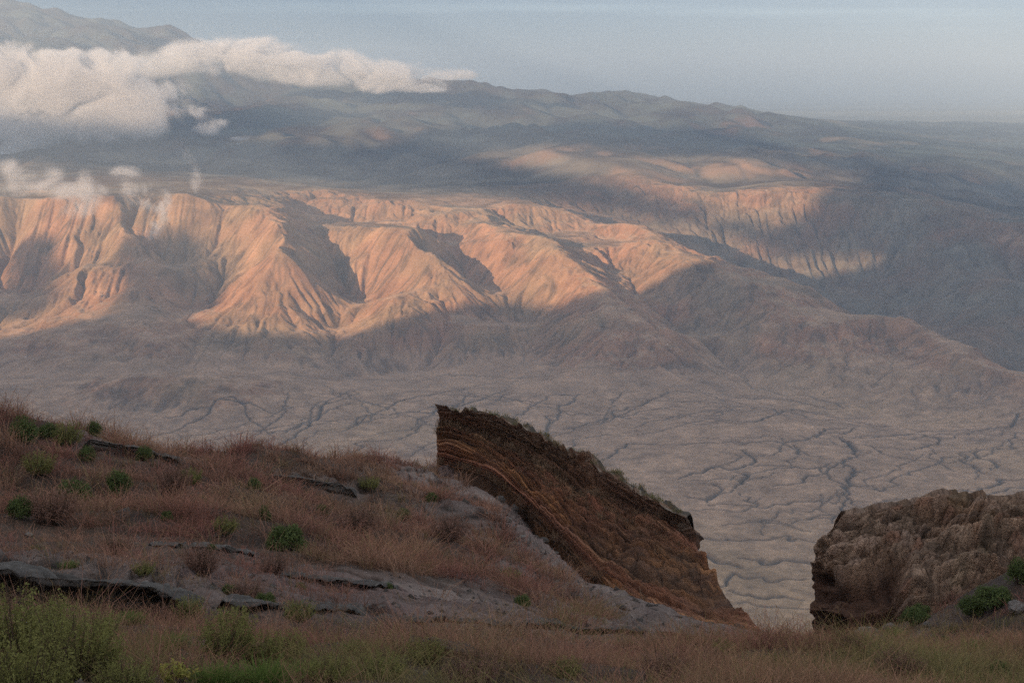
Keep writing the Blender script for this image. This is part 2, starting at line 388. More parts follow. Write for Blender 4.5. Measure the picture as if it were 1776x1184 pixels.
def grid_mesh(name, XX, YY, ZZ, mat, attrs, keep=None, smooth=True):
    ny, nx = ZZ.shape
    idx = np.arange(nx * ny).reshape(ny, nx)
    q = np.stack([idx[:-1, :-1], idx[:-1, 1:], idx[1:, 1:], idx[1:, :-1]], -1)
    q = q[keep] if keep is not None else q.reshape(-1, 4)
    used = np.zeros(nx * ny, bool); used[q.ravel()] = True
    remap = np.cumsum(used) - 1; q = remap[q]
    V = np.stack([XX.ravel()[used], YY.ravel()[used], ZZ.ravel()[used]], 1)
    return raw_mesh(name, V, q, mat, {k: v.ravel()[used] if v.ndim == 2 else v.reshape(-1, 3)[used] for k, v in attrs.items()}, smooth)
def raw_mesh(name, V, q, mat, attrs={}, smooth=True, parent=None):
    me = bpy.data.meshes.new(name); nq = len(q); k = q.shape[1]
    me.vertices.add(len(V)); me.vertices.foreach_set('co', np.ascontiguousarray(V, dtype=np.float32).ravel())
    me.loops.add(nq * k); me.loops.foreach_set('vertex_index', np.ascontiguousarray(q, dtype=np.int32).ravel())
    me.polygons.add(nq); me.polygons.foreach_set('loop_start', np.arange(nq, dtype=np.int32) * k)
    me.polygons.foreach_set('use_smooth', np.full(nq, smooth))
    me.update(calc_edges=True)
    for kk, v in attrs.items():
        if v.ndim == 1:
            a = me.attributes.new(kk, 'FLOAT', 'POINT'); a.data.foreach_set('value', v.astype(np.float32))
        else:
            a = me.attributes.new(kk, 'FLOAT_COLOR', 'POINT'); a.data.foreach_set('color', np.concatenate([v, np.ones((len(v), 1))], 1).astype(np.float32).ravel())
    o = bpy.data.objects.new(name, me); COL.objects.link(o)
    if mat: me.materials.append(mat)
    if parent: o.parent = parent
    return o
def tag(o, label=None, cat=None, group=None, kind=None):
    for k, v in (('label', label), ('category', cat), ('group', group), ('kind', kind)):
        if v: o[k] = v
    return o

class NT:
    """small helper for node materials"""
    def __init__(s, name):
        s.m = bpy.data.materials.new(name); s.m.use_nodes = True; s.t = s.m.node_tree; s.t.nodes.clear()
        s.out = s.t.nodes.new('ShaderNodeOutputMaterial')
    def n(s, typ, **kw):
        nd = s.t.nodes.new(typ)
        for k, v in kw.items():
            if k.startswith('i_'):
                key = k[2:]; key = int(key) if key.isdigit() else key.replace('_', ' ')
                if isinstance(v, bpy.types.NodeSocket): s.t.links.new(v, nd.inputs[key])
                else: nd.inputs[key].default_value = v
            else: setattr(nd, k, v)
        return nd
    def math(s, op, a, b=None, c=None, clamp=False):
        nd = s.t.nodes.new('ShaderNodeMath'); nd.operation = op; nd.use_clamp = clamp
        for i, v in enumerate((a, b, c)):
            if v is None: continue
            if isinstance(v, bpy.types.NodeSocket): s.t.links.new(v, nd.inputs[i])
            else: nd.inputs[i].default_value = v
        return nd.outputs[0]
    def mix(s, f, a, b):
        nd = s.t.nodes.new('ShaderNodeMix'); nd.data_type = 'RGBA'
        for sock, v in ((nd.inputs[0], f), (nd.inputs[6], a), (nd.inputs[7], b)):
            if isinstance(v, bpy.types.NodeSocket): s.t.links.new(v, sock)
            else: sock.default_value = (*v, 1) if isinstance(v, tuple) and len(v) == 3 else v
        return nd.outputs[2]
    def ramp(s, f, a, b):
        nd = s.t.nodes.new('ShaderNodeMapRange'); nd.interpolation_type = 'SMOOTHSTEP'
        s.t.links.new(f, nd.inputs[0]); nd.inputs[1].default_value = a; nd.inputs[2].default_value = b
        return nd.outputs[0]
    def link(s, a, b): s.t.links.new(a, b)

# terrain colours as vertex colours: ground cover (bare ash soil, dry grass, scrub, dark channel bushes) plus painted sunlit patches and gully shade
CRP = [at(*p) for p in [(300, 345, 7400), (640, 335, 7300), (1000, 368, 6680), (1338, 470, 5850), (1776, 640, 4650)]]
CRX = [p[0] for p in CRP]; CRY = [p[1] + 60 for p in CRP]
def terrain_colour(XX, YY, Z, A, d, seed, bush=0, rill_shade=None):
    sl_ = slope(Z, d)
    n1 = fbm2(Z.shape, 600, 5, seed, d, .6); n2 = fbm2(Z.shape, 150, 4, seed + 5, d, .6); n3 = fbm2(Z.shape, 40, 2, seed + 9, d, .7) if d < 12 else n2 * 0
    bare = np.clip((sl_ - 0.22) / 0.3 + 0.15 * n2, 0, 1) * np.clip((Z + 990) / 40, 0, 1)
    soil = np.array([.40, .22, .127]); soil2 = np.array([.36, .235, .137]); floor = np.array([.43, .28, .18]); floor2 = np.array([.47, .31, .18]); scrub = np.array([.095, .085, .065])
    t = np.clip(.5 + .5 * n1, 0, 1)[..., None]
    t = np.clip(.5 + .35 * n1 + .5 * np.clip((3600 - YY) / 1200, -1, 1), 0, 1)[..., None]
    fl = floor * (1 - t) + floor2 * t
    so_ = soil * (1 - np.clip(.4 + .4 * n2, 0, 1)[..., None]) + soil2 * np.clip(.4 + .4 * n2, 0, 1)[..., None]
    pm_ = np.clip((XX - .10 * YY - 600) / 1000, 0, 1) * np.clip((YY - 8800) / 900, 0, 1); bare = bare * (1 - .9 * pm_)
    fl = fl * (1 - pm_[..., None]) + np.array([.21, .175, .12]) * pm_[..., None]
    c = fl * (1 - bare[..., None]) + so_ * bare[..., None]
    # plateaus carry scrub: high ground that is not steep, more with distance
    veg = np.clip((Z + 860) / 200, 0, 1) * np.clip(1.0 - sl_ / 0.40, 0, 1) + 1.1 * np.clip((YY - 7000) / 1300, 0, 1) + .10 * n2 + .10 * n1 - .1
    veg = np.maximum(veg, .85 * np.clip((Z + 575) / 50, 0, 1) * np.clip((YY - 6180) / 160, 0, 1) * np.clip((500 - XX) / 400, 0, 1) * np.clip(1.35 - sl_ / .5, .3, 1))
    backm_ = np.clip((YY - np.interp(XX, CRX, CRY) - 40) / 160, 0, 1) * (.72 + .12 * n2 - .5 * np.exp(-((XX - 1150) / 500) ** 2 - ((YY - 7350) / 420) ** 2))  # scrub kept thin round one spot to paint the massif's lit patch
    veg = np.maximum(veg, backm_); veg = np.maximum(veg, np.clip((YY - 9500) / 2500, 0, 1) * .97)
    veg = veg - .75 * np.exp(-((XX - 1250) / 380) ** 2 - ((YY - 8200) / 260) ** 2) - .45 * np.exp(-((XX - 250) / 450) ** 2 - ((YY - 8500) / 260) ** 2)  # scrub cut back so two sunlit patches come out brighter in the colour
    veg = veg - .95 * np.clip((XX - .10 * YY - 700) / 900, 0, 1) * np.clip((YY - 8800) / 900, 0, 1) * np.clip(.5 + .9 * n1, 0, 1)
    veg = np.clip(veg, 0, 1) * np.clip((YY - 4300) / 800, 0, 1)
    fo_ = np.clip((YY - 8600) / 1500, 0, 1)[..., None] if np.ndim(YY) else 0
    scrub = scrub * (1 - fo_) + np.array([.036, .048, .042]) * fo_  # darker far forest, which also dims the mountain in place of cloud shade
    scrub = scrub * np.clip(1 + .35 * n1 + .45 * n2 + 1.2 * (sl_ - .2), .4, 2.2)[..., None]
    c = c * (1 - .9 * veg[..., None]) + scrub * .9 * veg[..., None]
    ch = np.clip((np.log10(np.maximum(A, 1)) - 3.9) / 1.1, 0, 1) * np.clip(1.3 - bare, 0.25, 1)
    ch = np.maximum(ch, bush)
    ch = ch * (.75 + .25 * np.clip(n3, -1, 1))
    c = c * (1 - .75 * ch[..., None]) + np.array([.07, .07, .055]) * .75 * ch[..., None]
    if rill_shade is not None: c = c * (1 - .7 * np.clip(rill_shade, 0, 1)[..., None]) + .7 * np.clip(rill_shade, 0, 1)[..., None] * np.array([.13, .10, .07])  # gully lines darkened in the colour, standing in for shading
    return np.clip(c * (1 + .10 * n3[..., None]), 0.02, 1)

mt = NT('terrain_soil')
vc = mt.n('ShaderNodeVertexColor', layer_name='tint')
geo = mt.n('ShaderNodeNewGeometry')
ns = mt.n('ShaderNodeTexNoise', i_Scale=0.03, i_Detail=6.0, i_Roughness=0.65, i_Vector=geo.outputs['Position'])
ns2 = mt.n('ShaderNodeTexNoise', i_Scale=0.11, i_Detail=4.0, i_Roughness=0.8, i_Vector=geo.outputs['Position'])
f = mt.math('ADD', mt.math('MULTIPLY', ns.outputs[0], .35), mt.math('MULTIPLY', ns2.outputs[0], 1.15))
hs = mt.n('ShaderNodeHueSaturation', i_Color=vc.outputs[0], i_Value=mt.math('ADD', f, .25))
bp = mt.n('ShaderNodeBump', i_Strength=.5, i_Distance=2.0, i_Height=mt.math('ADD', ns.outputs[0], mt.math('MULTIPLY', ns2.outputs[0], .3)))
bs = mt.n('ShaderNodeBsdfDiffuse', i_Color=hs.outputs[0], i_Normal=bp.outputs[0], i_Roughness=.5)
mt.link(bs.outputs[0], mt.out.inputs[0])

XXf, YYf = np.meshgrid(FX0 + np.arange(nxf) * DF, FY0 + np.arange(nyf) * DF)
colf = terrain_colour(XXf, YYf, zf, Af, DF, 101, bushy, rill_shade)
# cull what the camera region can never see (far to the side, near corners)
def quad_mask(M): return M[:-1, :-1] | M[1:, :-1] | M[:-1, 1:] | M[1:, 1:]
sideq = np.abs(XXf) < 0.36 * YYf + 1000
tint = {'tint': colf}
fine = quad_mask(sideq)
# split: floor / escarpment / back massif
flr = quad_mask((zf < -955) & (YYf < 5600))[:, :]
crest_y = np.interp(XXf, CRX, CRY)
bk = quad_mask(YYf > crest_y) & ~flr
PD, PX0, PX1, PY0, PY1 = 2.5, -1750.0, 1750.0, 2250.0, 4700.0
nxp, nyp = int((PX1 - PX0) / PD) + 1, int((PY1 - PY0) / PD) + 1
zpf = up(PX0, PY0, nxp, nyp, PD, zf, FX0, FY0, DF)
dpt, bsh = carve(zpf.shape, PX0, PY0, PD, 1.2, 1.7, 0.65)
ex = np.minimum(np.arange(nxp), np.arange(nxp)[::-1])[None] * PD; ey = np.minimum(np.arange(nyp), np.arange(nyp)[::-1])[:, None] * PD
pb = np.clip(np.minimum(ex, ey) / 60.0 - .2, 0, 1)
zpf = zpf - pb * (dpt - .25 * fbm2(zpf.shape, 30, 3, 444, PD)) + 0.0
XXq, YYq = np.meshgrid(PX0 + np.arange(nxp) * PD, PY0 + np.arange(nyp) * PD)
Ap = up(PX0, PY0, nxp, nyp, PD, np.log10(np.maximum(Af, 1)), FX0, FY0, DF)
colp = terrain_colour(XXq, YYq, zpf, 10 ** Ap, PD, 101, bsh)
colf_at = np.stack([up(PX0, PY0, nxp, nyp, PD, colf[..., k], FX0, FY0, DF) for k in range(3)], -1)
dkk = np.array([.08, .068, .055]); sh_ = (bsh * .88)[..., None]
colp = (colf_at * (1 - sh_) + dkk * sh_) * (1 + .09 * pb * fbm2(zpf.shape, 14, 2, 777, PD, .8))[..., None]
colp = colp * pb[..., None] + colf_at * (1 - pb[..., None])
inp = (XXf >= PX0 - 1) & (XXf <= PX1 + 1) & (YYf >= PY0 - 1) & (YYf <= PY1 + 1)
pq = inp[:-1, :-1] & inp[1:, 1:] & inp[1:, :-1] & inp[:-1, 1:]
tag(grid_mesh('valley_floor', XXq, YYq, zpf, mt.m, {'tint': colp}, keep=quad_mask(np.abs(XXq) < .36 * YYq + 1000)), kind='structure')
tag(grid_mesh('valley_floor', XXf, YYf, zf, mt.m, tint, keep=fine & flr & ~pq), kind='structure')
tag(grid_mesh('escarpment_hills', XXf, YYf, zf, mt.m, tint, keep=fine & ~flr & ~bk & ~pq), kind='structure')
tag(grid_mesh('back_hills', XXf, YYf, zf, mt.m, tint, keep=fine & bk & ~pq), kind='structure')
# the coarse field around it, with a hole where the fine one lies
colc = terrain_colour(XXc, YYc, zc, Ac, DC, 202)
inner = (XXc > FX0 + 10) & (XXc < FX1 - 10) & (YYc > FY0 + 10) & (YYc < FY1 - 10)
q = (inner[:-1, :-1] & inner[1:, 1:] & inner[1:, :-1] & inner[:-1, 1:])
inn = (XXc >= FX0 - 1) & (XXc <= FX1 + 1) & (YYc >= FY0 - 1) & (YYc <= FY1 + 1)
hole = inn[:-1, :-1] & inn[1:, 1:] & inn[1:, :-1] & inn[:-1, 1:]
sq = quad_mask(np.abs(XXf) < 0.36 * YYf + 1000)
# the hole follows the culled outline of the fine patch, one cell inside it
hole &= quad_mask(np.abs(XXc) < 0.36 * YYc + 940) & (np.abs(XXc) < 0.36 * YYc + 940)[:-1, :-1]
mtn = quad_mask(YYc > 11500)
tag(grid_mesh('far_hills', XXc, YYc, zc, mt.m, {'tint': colc}, keep=~hole & ~mtn), kind='structure')
tag(grid_mesh('mountain_terrain', XXc, YYc, zc, mt.m, {'tint': colc}, keep=~hole & mtn), kind='structure')
print('meshes', time.time() - T0)

# the rim behind the camera
DR = 40.0
nxr, nyr = 361, int((900 + 5000) / DR) + 1
XXr, YYr = np.meshgrid(X0 + np.arange(nxr) * DR, -5000 + 25 + np.arange(nyr) * DR)
zr = np.maximum(rim_z(XXr, YYr, 35 * fbm2(XXr.shape, 500, 5, 78, DR)), -1000)
tag(grid_mesh('crater_rim_terrain', XXr, YYr, zr, mt.m, {'tint': np.broadcast_to(np.array([.12, .10, .07]), XXr.shape + (3,))}), kind='structure')
# far plain out to the horizon
XXp, YYp = np.meshgrid(np.linspace(-45000, 45000, 300), np.concatenate([np.linspace(14500, 30000, 120), np.linspace(30500, 75000, 100)]))
zp_ = -490 + 30 * np.sin(XXp / 2900 + YYp / 5200) * np.sin(YYp / 3100) + 14 * rng.standard_normal(XXp.shape)
zp_ = np.where(YYp < 18500, zp_ - 60, zp_)
cp = np.array([.20, .19, .13]) + .06 * (np.sin(YYp / 1300 + XXp / 5200)[..., None]) * np.array([1, .9, .6]) + .03 * rng.standard_normal(XXp.shape)[..., None]
tag(grid_mesh('far_plain', XXp, YYp, zp_, mt.m, {'tint': np.clip(cp, .03, 1)}), kind='structure')

# haze
hz = NT('haze_air')
pv = hz.n('ShaderNodeVolumePrincipled'); pv.inputs['Color'].default_value = (.49, .635, .80, 1); pv.inputs['Density'].default_value = HAZE
pv.inputs['Anisotropy'].default_value = 0.0
hz.link(pv.outputs[0], hz.out.inputs[1])
V = np.array([(x, y, z) for z in (-1100, 960) for x, y in ((-46000, -9000), (46000, -9000), (46000, 76000), (-46000, 76000))], float)
Q = np.array([(0, 3, 2, 1), (4, 5, 6, 7), (0, 1, 5, 4), (1, 2, 6, 5), (2, 3, 7, 6), (3, 0, 4, 7)])
hb = raw_mesh('haze', V, Q, hz.m, smooth=False); tag(hb, kind='stuff')

# ------------------------------------------------------------ clouds
import bmesh
from mathutils import Matrix
def blob_domain(name, cs, k, voxel, mat):
    """closed hull of a set of ellipsoids (metres)"""
    bm = bmesh.new()
    for c, r in cs:
        bmesh.ops.create_icosphere(bm, subdivisions=3, radius=1.0, matrix=Matrix.LocRotScale(Vector(c), None, Vector([v * k for v in r])))
    me = bpy.data.meshes.new(name + '_hull'); bm.to_mesh(me); bm.free()
    o = bpy.data.objects.new(name, me); COL.objects.link(o)
    md = o.modifiers.new('r', 'REMESH'); md.mode = 'VOXEL'; md.voxel_size = voxel
    dg = bpy.context.evaluated_depsgraph_get(); m2 = bpy.data.meshes.new_from_object(o.evaluated_get(dg))
    o.modifiers.clear(); o.data = m2; bpy.data.meshes.remove(me)
    m2.materials.clear(); m2.materials.append(mat); m2.name = name
    return o
def cloud(name, spec, Y, depth, dens, label, scale=420.0, seed=0.0, thr=(.2, .34), col=(1, 1, 1), warp=.9):
    cs = []
    for t in spec.split():
        v = [float(a) for a in t.split(',')]
        YY = Y + (v[4] if len(v) > 4 else 0)
        c = at(v[0], v[1], YY); k = YY / F_PX * 1.02
        cs.append((c, (v[2] * k, max(v[2] * k * depth, 120.0), v[3] * k)))
    m = NT(name + '_vapour'); g = m.n('ShaderNodeNewGeometry')
    sc_ = m.n('ShaderNodeVectorMath', operation='SCALE'); m.link(g.outputs['Position'], sc_.inputs[0]); sc_.inputs['Scale'].default_value = 1 / scale
    mp_ = m.n('ShaderNodeMapping', i_Vector=sc_.outputs[0]); mp_.inputs['Location'].default_value = (seed, seed * 1.7, seed * .3); mp_.inputs['Scale'].default_value = (1, 1, 1.25)
    nz = m.n('ShaderNodeTexNoise', i_Vector=mp_.outputs[0], i_Scale=1.0, i_Detail=8.0, i_Roughness=.62, i_Distortion=warp)
    tot = None
    for c, r in cs:
        a = m.n('ShaderNodeVectorMath', operation='SUBTRACT'); m.link(g.outputs['Position'], a.inputs[0]); a.inputs[1].default_value = c
        b = m.n('ShaderNodeVectorMath', operation='DIVIDE'); m.link(a.outputs[0], b.inputs[0]); b.inputs[1].default_value = r
        d = m.n('ShaderNodeVectorMath', operation='DOT_PRODUCT'); m.link(b.outputs[0], d.inputs[0]); m.link(b.outputs[0], d.inputs[1])
        e = m.math('EXPONENT', m.math('MULTIPLY', d.outputs['Value'], -1.6))
        tot = e if tot is None else m.math('ADD', tot, e)
    tot = m.math('MINIMUM', tot, 1.1)
    nn = m.math('MAXIMUM', m.math('MULTIPLY_ADD', nz.outputs[0], 4.4, -1.6), 0.0)
    val = m.math('MULTIPLY', tot, nn)
    den = m.math('MULTIPLY', m.ramp(val, *thr), dens)
    pv = m.n('ShaderNodeVolumePrincipled', i_Density=den); pv.inputs['Color'].default_value = (*col, 1); pv.inputs['Anisotropy'].default_value = 0.0
    m.link(pv.outputs[0], m.out.inputs[1])
    o = blob_domain(name, cs, 1.75, 90.0, m.m)
    tag(o, label, 'cloud')
    return o
cloud('cloud', "270,118,50,20 310,102,66,26 370,96,78,30 440,88,58,24 485,100,78,30 560,113,78,27 620,116,50,25 690,128,60,24 745,136,58,19 795,133,32,7 745,154,46,8 655,152,34,11 560,135,60,16 500,130,50,14 790,128,40,10", 11000, .5, .012, 'long pale cloud bank stretching right across the dark mountain slope', 330, 3.1, (.10, .55))
cloud('cloud', "-60,120,80,50 0,118,60,42 60,130,80,45 130,142,80,45 200,104,50,26 110,98,44,14 200,155,80,48 262,170,64,46 305,165,36,28 150,205,80,42 225,218,76,32 60,185,80,56 0,210,70,58 -60,230,80,70 0,265,44,36 40,235,40,26 -40,300,60,44 -10,320,36,30", 9200, .6, .012, 'broad thick white cloud filling the upper left below the peak', 400, 9.7, (.14, .7), warp=1.5)
cloud('cloud', "343,192,27,17 362,226,36,17 385,212,20,12 408,241,22,5 436,240,20,6", 8800, .8, .009, 'small broken puffs of cloud right of the thick cloud bank', 130, 5.3, (.25, .75))
cloud('cloud', "10,285,26,22 36,302,28,18 75,322,36,16 118,334,42,18 150,312,16,26 205,298,20,20 218,322,16,22 268,332,24,28 280,366,16,34 338,300,10,34 326,266,8,24 130,366,40,18 262,400,18,30 95,300,24,20 170,336,30,22 240,340,22,30 20,330,40,20 288,350,14,26 232,296,16,18 345,318,12,22", 5950, 1.6, .007, 'ragged thin wisps of cloud drifting over the rim of the orange escarpment', 240, 1.3, (.18, .95), warp=2.4)
print('shade_clouds', time.time() - T0)

# an unseen cloud deck added behind the viewpoint, shaped to shade the far hills (u across the sun's path, v height)
SH = []
def shchain(rows):
    for (u0, a0, b0), (u1, a1, b1) in zip(rows[:-1], rows[1:]):
        n = max(1, int(abs(u1 - u0) / 160))
        for k in range(n):
            t = k / n; SH.append((u0 + (u1 - u0) * t, a0 + (a1 - a0) * t, b0 + (b1 - b0) * t))
shchain([(1400, 250, 900), (2000, 250, 1000), (2560, 330, 1050), (2680, 420, 1100), (2720, 700, 1100), (3000, 770, 1100), (3300, 900, 1120), (3750, 960, 1040), (4300, 900, 1300), (5000, 900, 1450), (6100, 850, 1350)])
shchain([(2680, 300, 560), (2820, 305, 540), (2939, 335, 460), (3146, 410, 495), (3430, 425, 555), (3600, 450, 600), (3950, 480, 650), (4300, 490, 700), (5000, 490, 800), (5700, 480, 900), (6500, 450, 850), (9000, 450, 800)])
for px, py, Y in [(25, 430, 6000), (45, 480, 5850), (75, 530, 5700), (20, 520, 5750), (285, 430, 6000), (305, 465, 5880), (325, 500, 5760), (338, 530, 5660)]:
    x, y, z = at(px, py, Y); al = x * RA[0] + y * RA[1]; u = x * RN[0] + y * RN[1]; v = z + al * TE; SH.append((u, v - 75, v + 75))  # more unseen blobs, added to break up sunlight on the left escarpment
cs = []
rc = np.random.default_rng(5)
for u, a, b in SH:
    al = -6500 + rc.normal() * 60; z = (a + b) / 2 + 6500 * TE; p = al * RA + u * RN
    h = (b - a) / 2
    cs.append(((p[0], p[1], z), (130 + h * .25, 130 + h * .25, h * 1.0)))
shm = NT('shade_cloud_vapour'); pv = shm.n('ShaderNodeVolumePrincipled'); pv.inputs['Density'].default_value = .03; pv.inputs['Color'].default_value = (.95, .95, .97, 1)
shm.link(pv.outputs[0], shm.out.inputs[1])
tag(blob_domain('shade_clouds', cs, 1.0, 40.0, shm.m), kind='stuff')

SHRUBS = """r,41,768,58,bushy green shrub nearest the left edge on the skyline of the grassy bank,.9
r,82,758,44,dark low shrub on the skyline just right of the leftmost skyline shrub,.7
t,118,775,60,dull olive shrub on the bank left of the small bright skyline shrub,.9
r,165,760,30,small bright green shrub standing alone on the skyline above the pale slab,1.1
r,208,862,52,bright green dome shaped shrub high on the left bank,1.0
r,127,874,72,wide dark green shrub on the bank below the skyline shrubs,.75
r,33,898,55,dark shrub low on the bank at the left edge,.8
r,458,902,27,small green shrub above the broad dark green shrub in mid bank,1.3
r,499,954,78,broad dark green shrub at the foot of the bank near the middle,.75
t,392,925,50,dark olive shrub in the brown grass left of the broad green one,.9
b,122,988,38,green tuft growing on top of the left rock ledge,.8
r,368,966,20,tiny green shrub left of its twin on the bare flat strip,.8
r,396,962,22,tiny green shrub right of its twin on the bare flat strip,.8
r,400,1026,36,low green shrub in pale dry grass right of the rock ledge,.7
r,462,1058,46,dark green shrub at the right end of the dark ledge hollow,.8
b,225,1094,52,bright green leafy clump just under the left rock ledge,.8
t,327,1085,70,olive brown shrub below the right end of the ledge,.8
t,30,1150,190,big twiggy olive shrub filling the bottom left corner,1.0
t,135,1170,170,tall twiggy olive shrub second from the bottom left corner,1.0
t,40,1230,200,olive heath shrub cut by the bottom edge at far left,1.0
t,215,1205,120,grey green heath shrub left of the yellow leaved plant,.8
y,308,1190,84,small plant with pale yellow leaves at the bottom edge,.9
t,395,1150,110,tall yellow green shrub right of the yellow leaved plant,1.1
b,455,1195,120,spreading fresh green clump along the bottom edge,.8
b,372,1195,90,fresh green clump directly right of the yellow leaved plant,.9
t,570,1190,90,dull green shrub at the bottom edge left of the middle,.7
t,400,1100,70,yellow green shrub standing in front of the ledge hollow,.9
b,620,1135,62,green grassy clump on the dark slope left of the middle,.7
r,673,1027,20,tiny green shrub on the grey layered rock,.9
r,906,1052,36,dark green shrub in the grass tail above the long crack,.8
t,885,1015,44,olive shrub on the lower edge of the grassy bank,.8
b,804,1137,30,yellow green tuft on the slope below the long crack,1.1
t,660,1185,110,pale olive clump at the bottom edge near the middle,.6
r,1166,1124,24,small green shrub near the foot of the crag,.9
t,1254,1142,50,yellow green shrub in front of the gap,.8
b,1437,1180,40,dark green tuft at the bottom edge below the cobbled cliff,.7
r,1732,1168,46,bright green shrub near the bottom right corner,.9
b,1690,1130,60,olive tuft behind the bottom right shrub,.7
r,1585,1086,62,dark green shrub at the foot of the cobbled cliff,.6
r,1683,1062,62,low dark shrub against the cliff foot,.6
r,1724,1050,80,wide dark green shrub at the cliff foot beside the right edge,.55
b,1552,1110,44,green tuft beside the pale stones under the cliff,.7
b,1625,1150,64,green clump left of the bottom right shrub,.6
t,1510,1165,50,brown green shrub below the pale stones,.6
r,700,900,30,green shrub in reddish grass on the middle of the bank,.9
t,640,850,40,olive shrub high on the bank left of the grey rock,.8
r,1770,1010,60,green shrub climbing the right edge of the cliff foot,.9
r,250,800,34,green shrub just below the pale slab at the top of the bank,.9
t,330,840,46,olive shrub in the middle of the upper bank,.9
r,560,890,26,small green shrub between the middle slab and the broad shrub,.9
t,70,830,60,olive shrub high on the bank near the left edge,.9
r,290,905,24,tiny dark shrub low in the bank above the bare strip,.9
t,250,1000,44,grey green shrub behind the overhanging ledge,.7
t,520,1080,60,olive brown shrub beside the second thin ledge,.8
r,560,1120,30,green shrub below the second thin ledge,.9
t,740,1165,80,straw coloured shrub near the bottom edge in the middle,.7
t,980,1170,70,brown shrub at the bottom edge below the crag,.7
b,1080,1150,40,green tuft in red grass below the crag,.8
t,1350,1165,60,olive shrub at the bottom edge below the gap,.7
b,300,1130,70,yellow green clump above the yellow leaved plant,1.1
t,500,1140,80,olive shrub above the fresh green bottom clump,.9
r,150,800,36,small green shrub below the olive skyline shrub,.9
r,440,850,30,small green shrub between the two upper rock slabs,.9
r,350,880,34,green shrub in the middle of the left bank,.8
r,60,960,30,small green shrub on the strip above the left ledge,.8
r,240,1040,34,dark green shrub against the hollow under the left ledge,.9
r,520,1030,24,small green shrub on the flat shelf in the lower left,.8
r,750,870,28,small green shrub near the upper edge of the bare slab,.8
r,842,846,34,dark green shrub on the bare slab near the foot of the crag,.8
r,1640,1120,34,dark green shrub between stones and clumps at the lower right,.7
r,1600,1052,44,green shrub on the lower face of the cobbled cliff,.7
b,180,1165,70,yellow green clump between the heath shrubs at the bottom left,1.0
d,475,1000,62,rosy dry shrub on the flat shelf under the broad green shrub,.8
d,430,1040,70,straw coloured dry shrub between the two thin grey ledges,.8
d,200,960,60,pale brown dry shrub on the flat strip above the left ledge,.8
d,350,995,80,brown dry shrub above the gap between the left ledges,.9
d,90,905,90,arching reddish dry shrub at the foot of the bank at left,1.0
d,300,860,70,reddish dry shrub in the middle of the left bank,1.0
d,620,930,90,rusty dry shrub on the bank right of the broad green shrub,.9
d,780,940,80,rusty dry shrub low on the bank beside the bare slab,.8
d,280,1090,60,grey dry shrub in front of the dark ledge hollow,.9
d,680,1120,80,brown dry shrub on the dark slope in the lower middle,.8
d,820,1180,110,wine brown dry shrub at the bottom edge in the middle,.8
d,1150,1180,110,wine red dry shrub at the bottom edge below the crag tip,.7
d,1230,1165,80,reddish dry shrub at the bottom edge left of the gap,.7
d,1560,1185,90,reddish dry shrub at the bottom edge right of the gap,.7
d,1480,1140,60,brown dry shrub just below the small pale stones,.7
t,170,1110,90,olive green shrub just under the left rock ledge,.9
t,90,1120,110,olive shrub rising in front of the left end of the ledge,1.0
b,520,1175,80,yellow green clump in the grass left of the middle,.9
t,450,1150,90,yellow green shrub in a group of three near the bottom left,.9"""

# ------------------------------------------------------------ foreground ground
FG = """0,1184,9 400,1184,10.5 888,1184,12 1300,1184,13.5 1776,1184,15 -200,1184,9 2000,1184,16 0,1120,12.5 0,1075,17 0,1055,20.4 150,1068,20.2 300,1065,20.6 0,1010,21.6 150,1015,21.4 300,1030,21.6 100,975,25
200,940,30 400,960,29 200,905,35 0,905,34 0,870,40 200,850,43 400,860,46 100,790,46 0,728,50 -200,690,48 82,740,51 150,752,52 300,782,55 400,790,59 500,797,63 600,800,67 700,803,71 770,806,75
400,905,38 600,900,51 600,960,38 600,1000,30 600,1060,24 600,1120,17 450,1100,16.5 300,1110,14.5 200,1120,12.6
500,850,54 700,850,62 850,900,58 850,960,48 850,1030,34 850,1070,27 850,1120,20 700,950,45
760,835,72 850,862,70 900,905,67 950,962,63 1050,1042,57 1150,1092,52 1250,1114,48 800,880,66 930,1000,52
1000,1062,44 1000,1100,33 1200,1130,29 1330,1108,46 1400,1110,45 1300,1150,22 1500,1114,43 1450,1112,45 1600,1070,48 1776,1030,50 1950,1000,52 1700,1120,31 1500,1150,25 1776,1090,38 1776,1140,24"""
fp = [at(*[float(v) for v in t.split(',')]) for t in FG.split()]
fp += [(0, 0, -1.75), (-4, 0, -1.3), (5, 0, -2.0), (0, 5, -3.2), (-5, 5, -2.9), (6, 5, -3.5), (0, -20, 6), (-30, -20, 12), (30, -20, 4), (-25, 10, -1.5), (30, 10, -7), (-38, 30, -8), (38, 30, -15), (-45, 10, 2), (45, 5, -8)]
skyl = [(-200, 690, 48), (0, 728, 50), (82, 740, 51), (150, 752, 52), (300, 782, 55), (400, 790, 59), (500, 797, 63), (600, 800, 67), (700, 803, 71), (770, 806, 75)]
for px, py, Y in skyl:
    x, y, z = at(px, py, Y); fp += [(x * 1.05, y + 5, z - 2.6), (x * 1.1, y + 14, z - 12)]
for px, py, Y in [(1250, 1114, 48), (1330, 1108, 46), (1400, 1110, 45)]:
    x, y, z = at(px, py, Y); fp += [(x * 1.1, y + 6, z - 5.5), (x * 1.3, y + 18, z - 20)]
for x, y, z in [(4, 80, -34), (9, 72, -40), (14, 64, -42), (20, 64, -42), (-5, 90, -36), (26, 66, -40), (35, 66, -36), (30, 75, -46), (45, 64, -32), (10, 85, -50)]: fp.append((x, y, z))
fp = np.array(fp); fcf = tps_fit(fp[:, :2] / 30, fp[:, 2], 1e-4)
GD = 0.25; GX0, GY0 = -50.0, -22.0; gnx, gny = 401, 481
